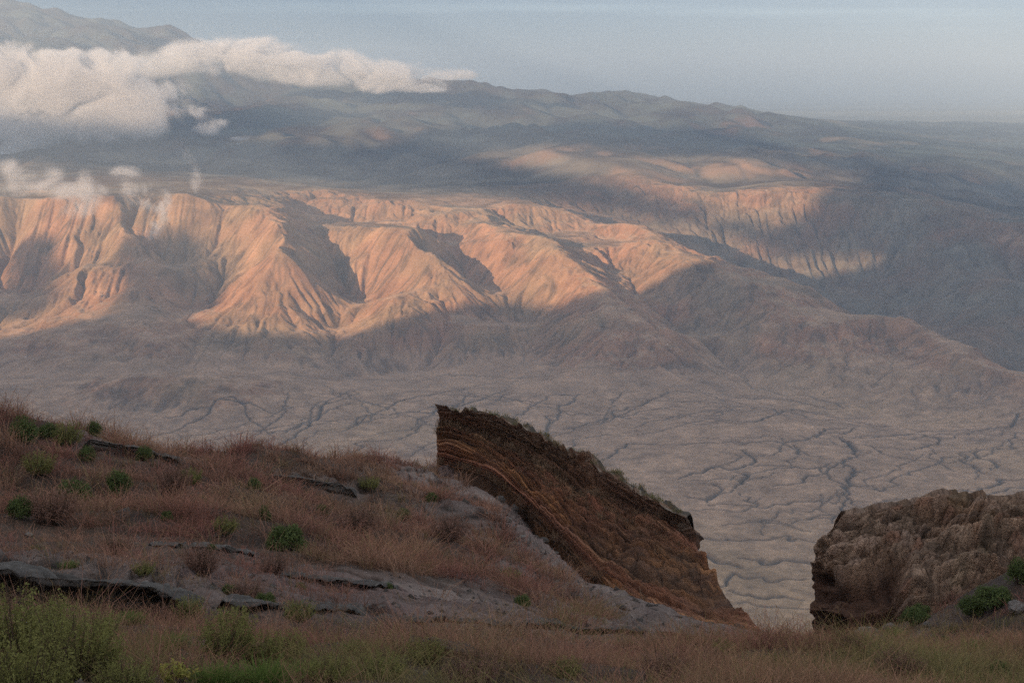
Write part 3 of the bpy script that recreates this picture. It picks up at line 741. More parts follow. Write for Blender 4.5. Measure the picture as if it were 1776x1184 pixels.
gX, gY = np.meshgrid(GX0 + np.arange(gnx) * GD, GY0 + np.arange(gny) * GD)
gbase = tps_eval(fp[:, :2] / 30, fcf, np.stack([gX.ravel(), gY.ravel()], 1) / 30).reshape(gX.shape)
gbase = gbase + .10 * fbm2(gX.shape, 3.2, 4, 901, GD, .55) * np.clip((gY - 6) / 20, .15, 1) * 1.6
def gz(x, y): return bilerp(gbase, (np.asarray(x, float) - GX0) / GD, (np.asarray(y, float) - GY0) / GD)

def vnoise(x, y, z, seed=0):
    """value noise at arbitrary points, range -1..1"""
    def h(i, j, k):
        n = (i * 374761393 + j * 668265263 + k * 2147483647 + seed * 974711) & 0xffffffff
        n = ((n ^ (n >> 13)) * 1274126177) & 0xffffffff
        n = ((n ^ (n >> 15)) * 2246822519) & 0xffffffff
        return ((n ^ (n >> 16)) & 0xffff) / 32767.5 - 1
    x = np.asarray(x, float); y = np.asarray(y, float); z = np.asarray(z, float)
    ix, iy, iz = np.floor(x).astype(np.int64), np.floor(y).astype(np.int64), np.floor(z).astype(np.int64)
    fx, fy, fz = x - ix, y - iy, z - iz; u, v, w_ = [t * t * (3 - 2 * t) for t in (fx, fy, fz)]
    r = 0
    for a in (0, 1):
        for b in (0, 1):
            for c in (0, 1):
                r = r + h(ix + a, iy + b, iz + c) * (u if a else 1 - u) * (v if b else 1 - v) * (w_ if c else 1 - w_)
    return r
def vfbm(x, y, z, octs=4, seed=0, gain=.5):
    return sum(vnoise(x * 2 ** k, y * 2 ** k, z * 2 ** k, seed + k) * gain ** k for k in range(octs))
def pix(x, y, z):
    """world -> pixel of the photograph"""
    c, s_ = math.cos(PITCH), math.sin(PITCH)
    f_ = y * c - z * s_; u_ = y * s_ + z * c
    return CX + F_PX * x / f_, CY - F_PX * u_ / f_
def ground_hit(px, py):
    Y = np.linspace(4, 90, 3441); a, b = (px - CX) / F_PX, (CY - py) / F_PX
    dy = math.cos(PITCH) + b * math.sin(PITCH); dz = -math.sin(PITCH) + b * math.cos(PITCH)
    t = Y / dy; x = a * t; z = dz * t; g = gz(x, Y); k = np.argmax(z < g)
    if not (z < g).any(): k = np.argmin(z - g)
    return float(x[k]), float(Y[k]), float(g[k])

nr = 900
rr = np.concatenate([[2.0], np.geomspace(3.0, 92, nr - 1)])
aa = np.concatenate([-np.geomspace(1.5, .5, 90)[:-1], np.linspace(-.5, .5, 870), np.geomspace(.5, 1.5, 90)[1:]]); nc = len(aa)
YG, AG = np.meshgrid(rr, aa, indexing='ij'); XG = AG * YG
ZG = gz(XG, YG)
# bare rock: slabs that weather in shallow ledges
PXg, PYg = pix(XG, YG, ZG)
rocky = np.clip(.5 + 1.2 * vfbm(XG / 4, YG / 4, 0 * XG, 3, 11), 0, 1)
def band(x, y, pts_, w_):
    d = np.full(x.shape, 1e9)
    for (ax, ay), (bx, by) in zip(pts_[:-1], pts_[1:]):
        t = np.clip(((x - ax) * (bx - ax) + (y - ay) * (by - ay)) / ((bx - ax) ** 2 + (by - ay) ** 2), 0, 1)
        d = np.minimum(d, np.hypot(x - ax - t * (bx - ax), y - ay - t * (by - ay)))
    return np.clip(1.5 - d / w_, 0, 1)
def world_line(pp): return [ground_hit(*p)[:2] for p in pp]
slab1 = band(XG, YG, world_line([(740, 812), (820, 850), (900, 930), (980, 1000), (1080, 1060), (1200, 1100), (1290, 1108)]), 4.6)
slab2 = band(XG, YG, world_line([(380, 1000), (520, 1020), (700, 1045), (900, 1075), (1100, 1090), (1240, 1110)]), 4.2)
slab3 = band(XG, YG, world_line([(0, 980), (150, 975), (300, 1000)]), 2.6)
slab4 = np.maximum(band(XG, YG, world_line([(160, 770), (240, 785), (310, 800)]), 1.4), band(XG, YG, world_line([(470, 825), (540, 835), (600, 850)]), 1.0))
path = band(XG, YG, world_line([(-50, 915), (150, 930), (300, 960), (480, 960)]), 1.6)
RK = np.clip(np.maximum.reduce([slab1, slab2, slab3, slab4]) + .35 * (rocky - .5), 0, 1)
hgt = ZG + .10 * XG + .9 * vfbm(XG / 5, YG / 5, 0 * XG, 3, 40)
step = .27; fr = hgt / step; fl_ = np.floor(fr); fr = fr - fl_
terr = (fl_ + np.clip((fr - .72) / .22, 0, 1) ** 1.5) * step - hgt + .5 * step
ZG2 = ZG + RK * terr * .85 + .09 * vfbm(XG * 1.1, YG * 1.1, 0 * XG, 5, 5) + RK * .035 * vfbm(XG * 3, YG * 7, hgt * 6, 3, 9)
edge = np.clip((YG - 84) / 6, 0, 1)
ZG2 = ZG2 - 14 * edge
n_a = vfbm(XG * .7, YG * .7, 0 * XG, 4, 61); n_b = vfbm(XG * 3, YG * 3, 0 * XG, 3, 71); n_c = vfbm(XG * .25, YG * .25, 0 * XG, 2, 81)
soil = np.array([.12, .08, .055]); dk = np.array([.07, .05, .04]); rock_ = np.array([.12, .10, .092]); rock2 = np.array([.19, .165, .15]); purple = np.array([.13, .092, .09])
t = np.clip(.5 + .5 * n_a, 0, 1)[..., None]
CG = (soil * t + dk * (1 - t)) * 1.25
t2 = np.clip(.45 + .7 * n_b * .6 + .3 * n_a, 0, 1)[..., None]; t3 = np.clip(.5 + n_c, 0, 1)[..., None]
CR = (rock_ * (1 - t2) + rock2 * t2) * (1 - .6 * t3) + purple * .6 * t3
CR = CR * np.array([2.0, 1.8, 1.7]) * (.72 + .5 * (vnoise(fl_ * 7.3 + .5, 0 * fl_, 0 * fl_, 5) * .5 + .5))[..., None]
CR = CR * (1 - .8 * np.exp(-((fr - .80) / .10) ** 2))[..., None]  # dark soil in the joints, deepened to paint shade under each step
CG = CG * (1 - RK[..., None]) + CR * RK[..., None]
CG = CG * (1 - .5 * path[..., None]) + np.array([.15, .10, .07]) * .5 * path[..., None]

fm = NT('foreground_soil')
vc = fm.n('ShaderNodeVertexColor', layer_name='tint'); geo = fm.n('ShaderNodeNewGeometry')
a1 = fm.n('ShaderNodeTexNoise', i_Scale=9.0, i_Detail=6.0, i_Roughness=.7, i_Vector=geo.outputs['Position'])
a3 = fm.n('ShaderNodeTexNoise', i_Scale=2.6, i_Detail=5.0, i_Roughness=.65, i_Vector=geo.outputs['Position'])
a2 = fm.n('ShaderNodeTexVoronoi', i_Scale=14.0, i_Vector=geo.outputs['Position'])
hs = fm.n('ShaderNodeHueSaturation', i_Color=vc.outputs[0], i_Value=fm.math('MULTIPLY_ADD', a1.outputs[0], 1.5, .25))
bp = fm.n('ShaderNodeBump', i_Strength=1.0, i_Distance=.16, i_Height=fm.math('ADD', fm.math('ADD', a1.outputs[0], fm.math('MULTIPLY', a3.outputs[0], 1.6)), fm.math('MULTIPLY', a2.outputs[0], .35)))
bs = fm.n('ShaderNodeBsdfPrincipled', i_Base_Color=hs.outputs[0], i_Roughness=.92, i_Normal=bp.outputs[0]); bs.inputs['Specular IOR Level'].default_value = .2
fm.link(bs.outputs[0], fm.out.inputs[0])
FGM = fm.m
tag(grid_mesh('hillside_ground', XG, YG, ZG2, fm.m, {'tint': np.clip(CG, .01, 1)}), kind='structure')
print('ground', time.time() - T0)

ZGr = ZG2
def gz2(x, y):
    """height of the finished ground mesh"""
    fy = np.interp(y, rr, np.arange(nr)); fx = np.interp(x / y, aa, np.arange(nc))
    return bilerp(ZGr, fx, fy)
def rk(x, y):
    return bilerp(RK, np.interp(x / y, aa, np.arange(nc)), np.interp(y, rr, np.arange(nr)))

# ------------------------------------------------------------ crags
def curve(pts_, n):
    q = np.array([at(*p) for p in pts_]); pp = np.array([[p[0], p[1]] for p in pts_], float)
    d = np.hypot(*np.diff(pp, axis=0).T); a = np.concatenate([[0], np.cumsum(d)]) / d.sum()
    # smooth catmull-like sampling
    u = np.linspace(0, 1, n); o = np.stack([np.interp(u, a, q[:, k]) for k in range(3)], 1)
    ker = np.hanning(max(3, n // 14) | 1); ker /= ker.sum(); h = len(ker) // 2
    op = np.concatenate([o[:1] + (o[:1] - o[h:0:-1]), o, o[-1:] + (o[-1:] - o[-2:-h - 2:-1])])
    sm = np.stack([np.convolve(op[:, k], ker, 'valid') for k in range(3)], 1)
    return sm[:n]
def coons(T, B, L, Rr):
    n, m = len(T), len(L); u = np.linspace(0, 1, n)[None, :, None]; v = np.linspace(0, 1, m)[:, None, None]
    return (1 - v) * T[None] + v * B[None] + (1 - u) * L[:, None] + u * Rr[:, None] - ((1 - u) * (1 - v) * T[0] + u * (1 - v) * T[-1] + (1 - u) * v * B[0] + u * v * B[-1])
def normals(G):
    du = np.gradient(G, axis=1); dv = np.gradient(G, axis=0); n = np.cross(dv, du); return n / np.maximum(np.linalg.norm(n, axis=-1, keepdims=True), 1e-9)
def worley(x, y, seed, jit=.85):
    ix, iy = np.floor(x).astype(np.int64), np.floor(y).astype(np.int64); d1 = np.full(x.shape, 9.); d2 = d1.copy(); cid = np.zeros(x.shape)
    for a in (-1, 0, 1):
        for b in (-1, 0, 1):
            jx, jy = ix + a, iy + b
            hx = vnoise(jx, jy, 0 * jx, seed) * .5 + .5; hy = vnoise(jx, jy, 0 * jx + 7, seed + 3) * .5 + .5
            d = np.hypot(jx + .5 + (hx - .5) * jit - x, jy + .5 + (hy - .5) * jit - y)
            cid = np.where(d < d1, hx, cid); d2 = np.minimum(np.maximum(d, d1), d2); d1 = np.minimum(d, d1)
    return d1, d2, cid
def sheet(name, G, mat, C, parent=None):
    m, n = G.shape[:2]
    return grid_mesh(name, G[..., 0], G[..., 1], G[..., 2], mat, {'tint': np.clip(C, .008, 1)})

# the tilted layered crag
N1, M1 = 620, 300
Tt = curve([(764, 716, 77), (800, 716, 76.5), (870, 732, 75), (940, 760, 73), (990, 788, 71.5), (1040, 814, 70), (1110, 850, 67), (1160, 874, 65), (1194, 897, 63.5)], N1)
Bb = curve([(758, 806, 75), (800, 815, 74), (850, 832, 72), (890, 862, 70), (930, 905, 67), (980, 960, 63), (1030, 1008, 59.5), (1080, 1045, 56.5), (1150, 1088, 53), (1220, 1112, 50.5), (1280, 1122, 48.5), (1345, 1120, 47)], N1)
Ll = curve([(764, 716, 77), (757, 750, 76.2), (758, 780, 75.5), (758, 806, 75)], M1)
Rt = curve([(1194, 897, 63.5), (1206, 930, 62.5), (1213, 965, 61), (1238, 1005, 58), (1262, 1035, 55), (1276, 1056, 53), (1305, 1078, 50.5), (1345, 1120, 47)], M1)
G = coons(Tt, Bb, Ll, Rt); Nn = normals(G)
if Nn[..., 1].mean() > 0: Nn = -Nn
u = np.linspace(0, 1, N1)[None] * np.ones((M1, 1)); v = np.linspace(0, 1, M1)[:, None] * np.ones((1, N1))
X_, Y_, Z_ = G[..., 0], G[..., 1], G[..., 2]
hh = np.linalg.norm(Tt - Bb, axis=1)[None] * v        # metres down the face from the cap
vv = v + .012 * vfbm(u * 9, v * 3, 0 * u, 3, 31)
lay = vnoise(u * 2.5, vv * 26, 0 * u, 3) * .5 + vnoise(u * 4, vv * 60, 0 * u, 4) * .32 + vnoise(u * 7, vv * 130, 0 * u, 5) * .16
cap = np.clip(1 - np.abs(vv - .0) / .075, 0, 1) ** .5
rec = np.exp(-((vv - .15 - .05 * np.sin(u * 5)) / .06) ** 2) * np.clip(1.25 - u * .6, .4, 1)
cliff = np.clip((u - .55) / .2, 0, 1) * np.exp(-((vv - .42) / .16) ** 2)
hole_ = np.exp(-((vv - .52 - .1 * (u - .6)) / .10) ** 2) * np.clip((u - .42) / .12, 0, 1)
blk = worley(u * 15 + .3 * vnoise(u * 9, vv * 20, 0 * u, 6), vv * 24, 9); crack = np.exp(-((blk[1] - blk[0]) / .07) ** 2) * (v < .55)
lay2 = np.clip(lay * 2.2, -.8, .8)
disp = .34 * lay2 + .75 * cap - .75 * rec + .55 * cliff - 1.0 * hole_ + .34 * vfbm(X_ * .9, Y_ * .9, Z_ * .9, 4, 21) - .14 * crack + .55 * np.clip(1 - v / .02, 0, 1) * 0
fade = np.clip(v / .012, 0, 1) * np.clip((1 - u) / .01, 0, 1) * np.clip(u / .006, 0, 1) * .85 + .15
Gd = G + Nn * (disp * fade)[..., None]
jag = vnoise(u * 60, 0 * v, 0 * u, 91) * .16 + vnoise(u * 24, 0 * v, 0 * u, 92) * .22
Gd[..., 2] += jag * np.clip(1 - v / .12, 0, 1)
Gd = np.concatenate([Gd, Gd[-1:] + np.array([0, -.15, -1.0]), Gd[-1:] + np.array([0, .2, -3.5])], 0)
# wrap back over the top and round the right end
back = [];
for k, (dy, dz) in enumerate([(.3, .03), (.7, -.05), (1.3, -.3), (2.2, -.8), (3.4, -1.9), (5.0, -5), (6.5, -12)]):
    row = Gd[0] + np.array([.25 * dy, dy, dz]); row = row + .15 * vfbm(row[:, 0] * 1.3, row[:, 1] * 1.3, 0 * row[:, 0], 3, 50 + k)[:, None] * np.array([0, 0, 1]); back.append(row)
Gall = np.concatenate([np.array(back[::-1]), Gd], 0)
rside = []
for k, d in enumerate([.25, .6, 1.2, 2.2, 3.5, 5, 7]):
    cl = Gall[:, -1] + np.array([-.45 * d, d, -.5 * d]); cl = cl + .22 * vfbm(cl[:, 0], cl[:, 2] * 2.5, cl[:, 1], 3, 33)[:, None] * np.array([1, 0, 0]) * min(1, d); rside.append(cl)
lside = []
for k, d in enumerate([.25, .6, 1.2, 2.2, 4, 7]):
    cl = Gall[:, 0] + np.array([.30 * d, d, -.5 * d]); cl = cl + .15 * vfbm(cl[:, 0], cl[:, 2] * 2.5, cl[:, 1], 3, 34)[:, None] * np.array([1, 0, 0]) * min(1, d); lside.append(cl)
Gall = np.concatenate([np.array(lside[::-1]).transpose(1, 0, 2), Gall, np.array(rside).transpose(1, 0, 2)], 1)
nb = len(back); nl = len(lside)
dark = np.array([.045, .028, .020]); brn = np.array([.10, .052, .028]); org = np.array([.21, .10, .045]); tan = np.array([.17, .125, .075]); gry = np.array([.11, .095, .08]); red = np.array([.12, .05, .032])
def mixc(a, b, t): return a + (b - a) * np.clip(t, 0, 1)[..., None]
nz = vfbm(u * 22, vv * 40, 0 * u, 4, 77); nf = vfbm(u * 60, vv * 160, 0 * u, 3, 78); nw = vfbm(u * 4, vv * 5, 0 * u, 3, 79)
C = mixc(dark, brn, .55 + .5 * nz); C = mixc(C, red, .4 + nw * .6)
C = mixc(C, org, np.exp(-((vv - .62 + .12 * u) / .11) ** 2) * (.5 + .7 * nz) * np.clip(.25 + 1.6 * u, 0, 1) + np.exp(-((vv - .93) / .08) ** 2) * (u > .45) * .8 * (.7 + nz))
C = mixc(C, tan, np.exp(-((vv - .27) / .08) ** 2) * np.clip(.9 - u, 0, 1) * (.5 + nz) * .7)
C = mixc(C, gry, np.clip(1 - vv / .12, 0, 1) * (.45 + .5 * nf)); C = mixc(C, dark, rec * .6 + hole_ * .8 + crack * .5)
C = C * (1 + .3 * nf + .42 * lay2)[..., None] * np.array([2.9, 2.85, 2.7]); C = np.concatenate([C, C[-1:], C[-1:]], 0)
Cb = np.broadcast_to(mixc(tan * .8, gry, .5 + nf[:1])[0], (nb,) + C.shape[1:])
Ca = np.concatenate([Cb, C], 0); Ca = np.concatenate([np.repeat(Ca[:, :1], nl, 1), Ca, np.repeat(Ca[:, -1:], len(rside), 1)], 1)
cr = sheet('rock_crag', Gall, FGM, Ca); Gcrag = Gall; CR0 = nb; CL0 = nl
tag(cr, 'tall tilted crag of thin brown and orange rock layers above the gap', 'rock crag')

# the cobbled cliff on the right
N2, M2 = 640, 330
Tt = curve([(1470, 896, 56), (1510, 886, 56.5), (1560, 880, 57), (1650, 866, 57.5), (1700, 862, 58), (1776, 862, 58), (1880, 866, 58), (1990, 872, 58)], N2)
Bb = curve([(1405, 1112, 53), (1460, 1118, 50), (1560, 1094, 49.5), (1650, 1066, 50), (1776, 1035, 51), (1880, 1010, 52), (1990, 990, 53)], N2)
Ll = curve([(1470, 896, 56), (1440, 922, 55.6), (1416, 948, 55.2), (1411, 1000, 54.6), (1406, 1050, 53.6), (1405, 1112, 53)], M2)
Rt = curve([(1990, 872, 58), (1990, 940, 55), (1990, 990, 53)], M2)
G = coons(Tt, Bb, Ll, Rt); Nn = normals(G)
if Nn[..., 1].mean() > 0: Nn = -Nn
u = np.linspace(0, 1, N2)[None] * np.ones((M2, 1)); v = np.linspace(0, 1, M2)[:, None] * np.ones((1, N2))
W_ = 13.0; H_ = 5.0
um = u * W_ + .25 * vfbm(u * 9, v * 5, 0 * u, 3, 7); vm = v * H_ + .3 * vfbm(u * 7, v * 5, 0 * u, 3, 8) + .5 * u
c1 = worley(um / .62, vm / .42, 41); c2 = worley(um / .27, vm / .2, 42); c3 = worley(um / .12, vm / .10, 43)
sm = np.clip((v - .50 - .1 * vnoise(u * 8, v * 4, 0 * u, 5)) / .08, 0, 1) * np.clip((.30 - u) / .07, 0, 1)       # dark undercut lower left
def bump(c): return np.sqrt(np.clip(1 - (c[0] / .62) ** 2, 0, 1))
big = (c1[2] > .34)
ledge_ = vnoise(u * 2, vm * 2.6, 0 * u, 12) * .4 + vnoise(u * 4, vm * 6.5, 0 * u, 13) * .3
disp = (bump(c1) * .34 * big + bump(c2) * .12 + bump(c3) * .05) * (1 - sm) + .32 * vfbm(um * .5, vm * .6, 0 * u, 4, 14) + .85 * ledge_ - sm * .65 + sm * (.16 * vnoise(u * 9, v * 26, 0 * u, 17) + .12 * vfbm(um * 2.2, vm * 3.5, 0 * u, 3, 18)) - .15 * np.exp(-((vm % 1.35 - .6) / .10) ** 2)
fade = np.clip(u / .01, 0, 1) * .85 + .15
Gd = G + Nn * (disp * fade * (.3 + .7 * np.clip(v / .12, 0, 1)))[..., None]
Gd[..., 2] += (vnoise(u * 55, 0 * v, 0 * u, 93) * .07 + vnoise(u * 18, 0 * v, 0 * u, 94) * .08) * np.clip(1 - v / .15, 0, 1)
Gd[..., 0] += (vnoise(0 * u, v * 16, 0 * u, 95) * .12 + vnoise(0 * u, v * 40, 0 * u, 96) * .07) * np.clip(1 - u / .08, 0, 1)
back = []
for k, (dy, dz) in enumerate([(.25, .02), (.6, -.08), (1.1, -.25), (1.9, -.6), (3.0, -1.2), (4.6, -2.6), (7, -6), (9, -13)]):
    row = Gd[0] + np.array([.1 * dy, dy, dz]); cb = worley(row[:, 0] / .5, row[:, 1] / .5, 45); row = row + (bump(cb) * .14)[:, None] * np.array([0, 0, 1]); back.append(row)
Gall = np.concatenate([np.array(back[::-1]), Gd], 0); lside = []
for k, d in enumerate([.25, .6, 1.2, 2.2, 4, 7, 10]):
    cl = Gall[:, 0] + np.array([.30 * d, d, -.55 * d]); cl = cl + .2 * vfbm(cl[:, 0], cl[:, 2] * 2, cl[:, 1], 3, 35)[:, None] * np.array([1, 0, 0]) * min(1, d); lside.append(cl)
Gall = np.concatenate([np.array(lside[::-1]).transpose(1, 0, 2), Gall], 1)
nb = len(back); nl = len(lside)
nf = vfbm(um * 3, vm * 3, 0 * u, 3, 88); nw = vfbm(um * .4, vm * .6, 0 * u, 3, 89)
C = mixc(np.array([.17, .115, .08]), np.array([.20, .155, .12]), .5 + .6 * nw)
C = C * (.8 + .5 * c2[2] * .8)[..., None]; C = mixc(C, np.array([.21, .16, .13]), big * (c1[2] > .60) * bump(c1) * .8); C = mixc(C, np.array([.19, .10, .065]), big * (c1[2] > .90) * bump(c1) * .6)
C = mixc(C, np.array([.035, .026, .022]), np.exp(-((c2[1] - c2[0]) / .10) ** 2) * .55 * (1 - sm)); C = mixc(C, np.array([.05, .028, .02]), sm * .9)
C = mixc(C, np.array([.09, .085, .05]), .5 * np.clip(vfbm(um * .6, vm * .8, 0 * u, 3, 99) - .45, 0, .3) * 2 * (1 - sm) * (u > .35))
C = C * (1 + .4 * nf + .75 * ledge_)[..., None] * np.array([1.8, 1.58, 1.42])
Ca = np.concatenate([np.repeat(C[:1], nb, 0), C], 0); Ca = np.concatenate([np.repeat(Ca[:, :1], nl, 1), Ca], 1)
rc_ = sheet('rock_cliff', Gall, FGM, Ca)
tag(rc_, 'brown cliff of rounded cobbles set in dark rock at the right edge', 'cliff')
print('crags', time.time() - T0)


def ledge(name, rows, label, deep=1.6, over=.25, n=260, seed=0, tone=1.0, thick=None):
    """a slab of rock that crops out of the slope: rows of (px, y of the lip, y of the foot)"""
    a = np.array(rows, float); u = np.linspace(0, 1, n); pxs = np.interp(u, np.linspace(0, 1, len(a)), a[:, 0])
    yt = np.interp(u, np.linspace(0, 1, len(a)), a[:, 1]); yb = np.interp(u, np.linspace(0, 1, len(a)), a[:, 2])
    foot = np.array([ground_hit(p_, q_) for p_, q_ in zip(pxs, yb)]); ker = np.ones(21) / 21
    for k in range(3): foot[:, k] = np.convolve(np.pad(foot[:, k], 10, mode='edge'), ker, 'valid')
    lip = np.array([at(p_, q_, Y_ - over) for p_, q_, Y_ in zip(pxs, yt, foot[:, 1])])
    G_ = []; m = 40
    for k in range(m):                                   # undercut face, foot to lip
        t = k / (m - 1); pt = foot * (1 - t) + lip * t; pt = pt + np.array([0, 1, 0]) * ((over * .55 * math.sin(math.pi * min(t * 1.15, 1)) ** .8) + .10 * vnoise(u * 5, 0 * u + t * 7, 0 * u, 60 + seed))[:, None]
        G_.append(pt)
    for k in range(1, 26):                               # back over the top until it sinks into the slope
        t = k / 25; pt = lip + np.array([0, deep * t, 0]); g = gz2(pt[:, 0], pt[:, 1]); e = np.clip(np.minimum(u, 1 - u) / .12, 0, 1) ** .6
        pt[:, 2] = lip[:, 2] * (1 - t) ** 1.2 + (g - .25 * t) * (1 - (1 - t) ** 1.2) - .12 * t * (1 - e); G_.append(pt)
    G_ = np.array(G_)[::-1]; e = np.clip(np.minimum(u, 1 - u) / .08, 0, 1) ** .5
    G_[..., 2] -= ((1 - e) * .45)[None]
    nn_ = vfbm(G_[..., 0] * .9, G_[..., 1] * .9, G_[..., 2] * 5, 4, 700 + seed); n2_ = vfbm(G_[..., 0] * 5, G_[..., 1] * 5, G_[..., 2] * 18, 3, 720 + seed)
    G_[..., 2] += .05 * nn_ + .02 * n2_; G_[..., 1] += .08 * nn_ + .04 * n2_
    G_ = np.concatenate([G_, G_[-1:] + np.array([0, .3, -.6])], 0)
    v_ = np.linspace(0, 1, G_.shape[0])[:, None] * np.ones((1, n)); nn_ = np.concatenate([nn_, nn_[-1:]]); n2_ = np.concatenate([n2_, n2_[-1:]])
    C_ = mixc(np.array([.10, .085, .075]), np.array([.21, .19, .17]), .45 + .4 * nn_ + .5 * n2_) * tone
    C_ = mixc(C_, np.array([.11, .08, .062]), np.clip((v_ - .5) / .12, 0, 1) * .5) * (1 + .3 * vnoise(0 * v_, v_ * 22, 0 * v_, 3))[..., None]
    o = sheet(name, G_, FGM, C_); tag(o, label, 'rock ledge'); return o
ledge('rock_ledge', [(-90, 975, 1040), (0, 985, 1046), (70, 1000, 1056), (150, 1004, 1062), (230, 1014, 1064), (290, 1030, 1062), (325, 1052, 1066)], 'long overhanging grey rock ledge with a dark hollow under it at the left edge', deep=2.2, over=.5, seed=1)
ledge('rock_ledge', [(365, 1042, 1056), (440, 1044, 1066), (500, 1050, 1064), (560, 1052, 1062), (640, 1056, 1064)], 'thin grey rock ledge right of the overhanging left one', deep=1.6, over=.2, seed=2)
ledge('rock_ledge', [(600, 1068, 1080), (720, 1074, 1084), (840, 1080, 1090), (960, 1086, 1097), (1060, 1094, 1106), (1160, 1097, 1110), (1240, 1104, 1112)], 'long low rock ledge with a dark crack under it across the lower middle', deep=1.4, over=.25, n=420, seed=3, tone=.8)
ledge('rock_ledge', [(140, 762, 776), (200, 768, 786), (260, 780, 798), (320, 796, 806)], 'pale smooth rock slab showing at the top of the grassy bank', deep=1.8, over=.1, seed=4, tone=1.25)
ledge('rock_ledge', [(455, 822, 838), (520, 828, 846), (580, 838, 856), (620, 850, 862)], 'grey rock slab in the upper bank left of the crag', deep=1.8, over=.1, seed=5, tone=1.1)
ledge('rock_ledge', [(240, 940, 952), (330, 944, 958), (410, 952, 966), (450, 962, 970)], 'low pale rock shelf between the bank and the overhanging ledge', deep=1.4, over=.12, seed=6, tone=1.15)
ledge('rock_ledge', [(470, 990, 1004), (560, 1000, 1016), (650, 1012, 1024), (700, 1022, 1030)], 'flat grey rock shelf below the broad dark green shrub', deep=1.4, over=.15, seed=7, tone=1.1)
ledge('rock_ledge', [(690, 1120, 1140), (760, 1126, 1152), (840, 1134, 1154), (880, 1146, 1156)], 'dark broken rock ledge near the bottom edge in the middle', deep=1.0, over=.3, seed=8, tone=.7)
# loose stones
def stone(px, py, wpx, label, seed, flat=.6, tone=1.0):
    bm = bmesh.new(); bmesh.ops.create_icosphere(bm, subdivisions=4, radius=.5); r_ = np.random.default_rng(seed)
    V = np.array([v.co[:] for v in bm.verts]); pl = r_.normal(size=(16, 3)); pl /= np.linalg.norm(pl, axis=1, keepdims=True); dl = r_.uniform(.30, .46, 16)
    for p_, d_ in zip(pl, dl):
        k = V @ p_; V = V - np.maximum(k - d_, 0)[:, None] * p_
    V += .03 * vfbm(V[:, 0] * 6 + seed, V[:, 1] * 6, V[:, 2] * 6, 3, seed)[:, None] * V * 2
    F = np.array([[l.vert.index for l in f.loops] for f in bm.faces]); bm.free()
    x, y, z = ground_hit(px, py); z = float(gz2(np.array([x]), np.array([y]))[0]); sc_ = wpx / F_PX * y
    Vw = V * np.array([1, .8, flat]) * sc_ + np.array([0, 0, .12 * sc_])
    col_ = np.tile(np.array([.21, .185, .165]) * tone, (len(V), 1)) * (1 + .25 * vfbm(V[:, 0] * 9, V[:, 1] * 9, V[:, 2] * 9, 3, seed + 3))[:, None]
    o = raw_mesh('stone', Vw, F, FGM, {'tint': np.clip(col_, .01, 1)}, smooth=False); o.location = (x, y, z); o.rotation_euler = (0, 0, seed); tag(o, label, 'stone'); return o
for row in """1507,1100,58,large pale flat stone at the foot of the cobbled cliff,.35,1.3
1545,1091,34,pale stone behind the large flat stone at the cliff foot,.45,1.3
1468,1104,26,small pale stone left of the large flat stone below the cliff,.5,1.2
1610,1085,24,small grey stone right of the flat pale stones,.6,1
1700,1110,26,grey stone among green clumps at the lower right,.6,1
1764,1062,44,rounded pale boulder at the right edge under the cliff,.8,1.2
1350,1128,18,small stone in the grass below the gap,.6,1
690,1062,16,small stone on the grey rock left of the long crack,.6,1.1
930,1016,20,grey stone on the bare slab beside the crag,.6,1.1
1010,1052,24,angular stone low on the bare slab beside the crag,.6,1
880,905,22,pale stone on the upper part of the bare slab,.5,1.3
905,935,18,pale stone just below another on the upper bare slab,.5,1.3
50,930,22,pale stone on the bare strip at the left,.5,1.2
430,980,18,small pale stone near the flat grey shelf,.5,1.2""".split(chr(10)):
    a, b, w_, lab, fl_s, tn_ = row.split(',')
    stone(float(a), float(b), float(w_), lab, int(float(a)), float(fl_s), float(tn_))

ng = 26000
gy_ = np.exp(rng.uniform(math.log(7), math.log(78), ng)); gx_ = rng.uniform(-.46, .46, ng) * gy_
kq = rng.random(ng) < (.12 + .6 * rk(gx_, gy_)); kq &= ~((gx_ > 3) & (gy_ > 60)); gx_, gy_ = gx_[kq], gy_[kq]; ng = len(gx_)
gs = np.exp(rng.normal(-3.3, .55, ng)).clip(.012, .22) * np.clip(gy_ / 28, .5, 1.5)
oc = np.array([(1, 0, 0), (0, 1, 0), (-1, 0, 0), (0, -1, 0), (0, 0, .7), (0, 0, -.7)], float)
fo = np.array([(0, 1, 4), (1, 2, 4), (2, 3, 4), (3, 0, 4), (1, 0, 5), (2, 1, 5), (3, 2, 5), (0, 3, 5)])
Vg = (oc[None] * rng.uniform(.5, 1.3, (ng, 6, 1)) + rng.normal(0, .15, (ng, 6, 3))) * gs[:, None, None]
Vg += np.stack([gx_, gy_, gz2(gx_, gy_)], 1)[:, None]
cg_ = mixc(np.array([.09, .075, .065]), np.array([.24, .21, .185]), rng.random(ng) ** 1.5)
tag(raw_mesh('gravel', Vg.reshape(-1, 3), (np.arange(ng)[:, None, None] * 6 + fo[None]).reshape(-1, 3), FGM, {'tint': np.repeat(cg_, 6, 0)}, smooth=False), kind='stuff')

rq = np.random.default_rng(77)
for k in range(16):
    t = (k + rq.random()) / 16; px = 790 + 520 * t; py = np.interp(px, [760, 850, 930, 1030, 1150, 1280, 1345], [812, 842, 915, 1020, 1098, 1120, 1122]) + rq.uniform(2, 16)
    stone(px, py, rq.uniform(9, 26), 'brown block of fallen rubble lying along the foot of the tilted crag', 900 + k, rq.uniform(.5, .9), .6)['group'] = 'rubble along the foot of the crag'
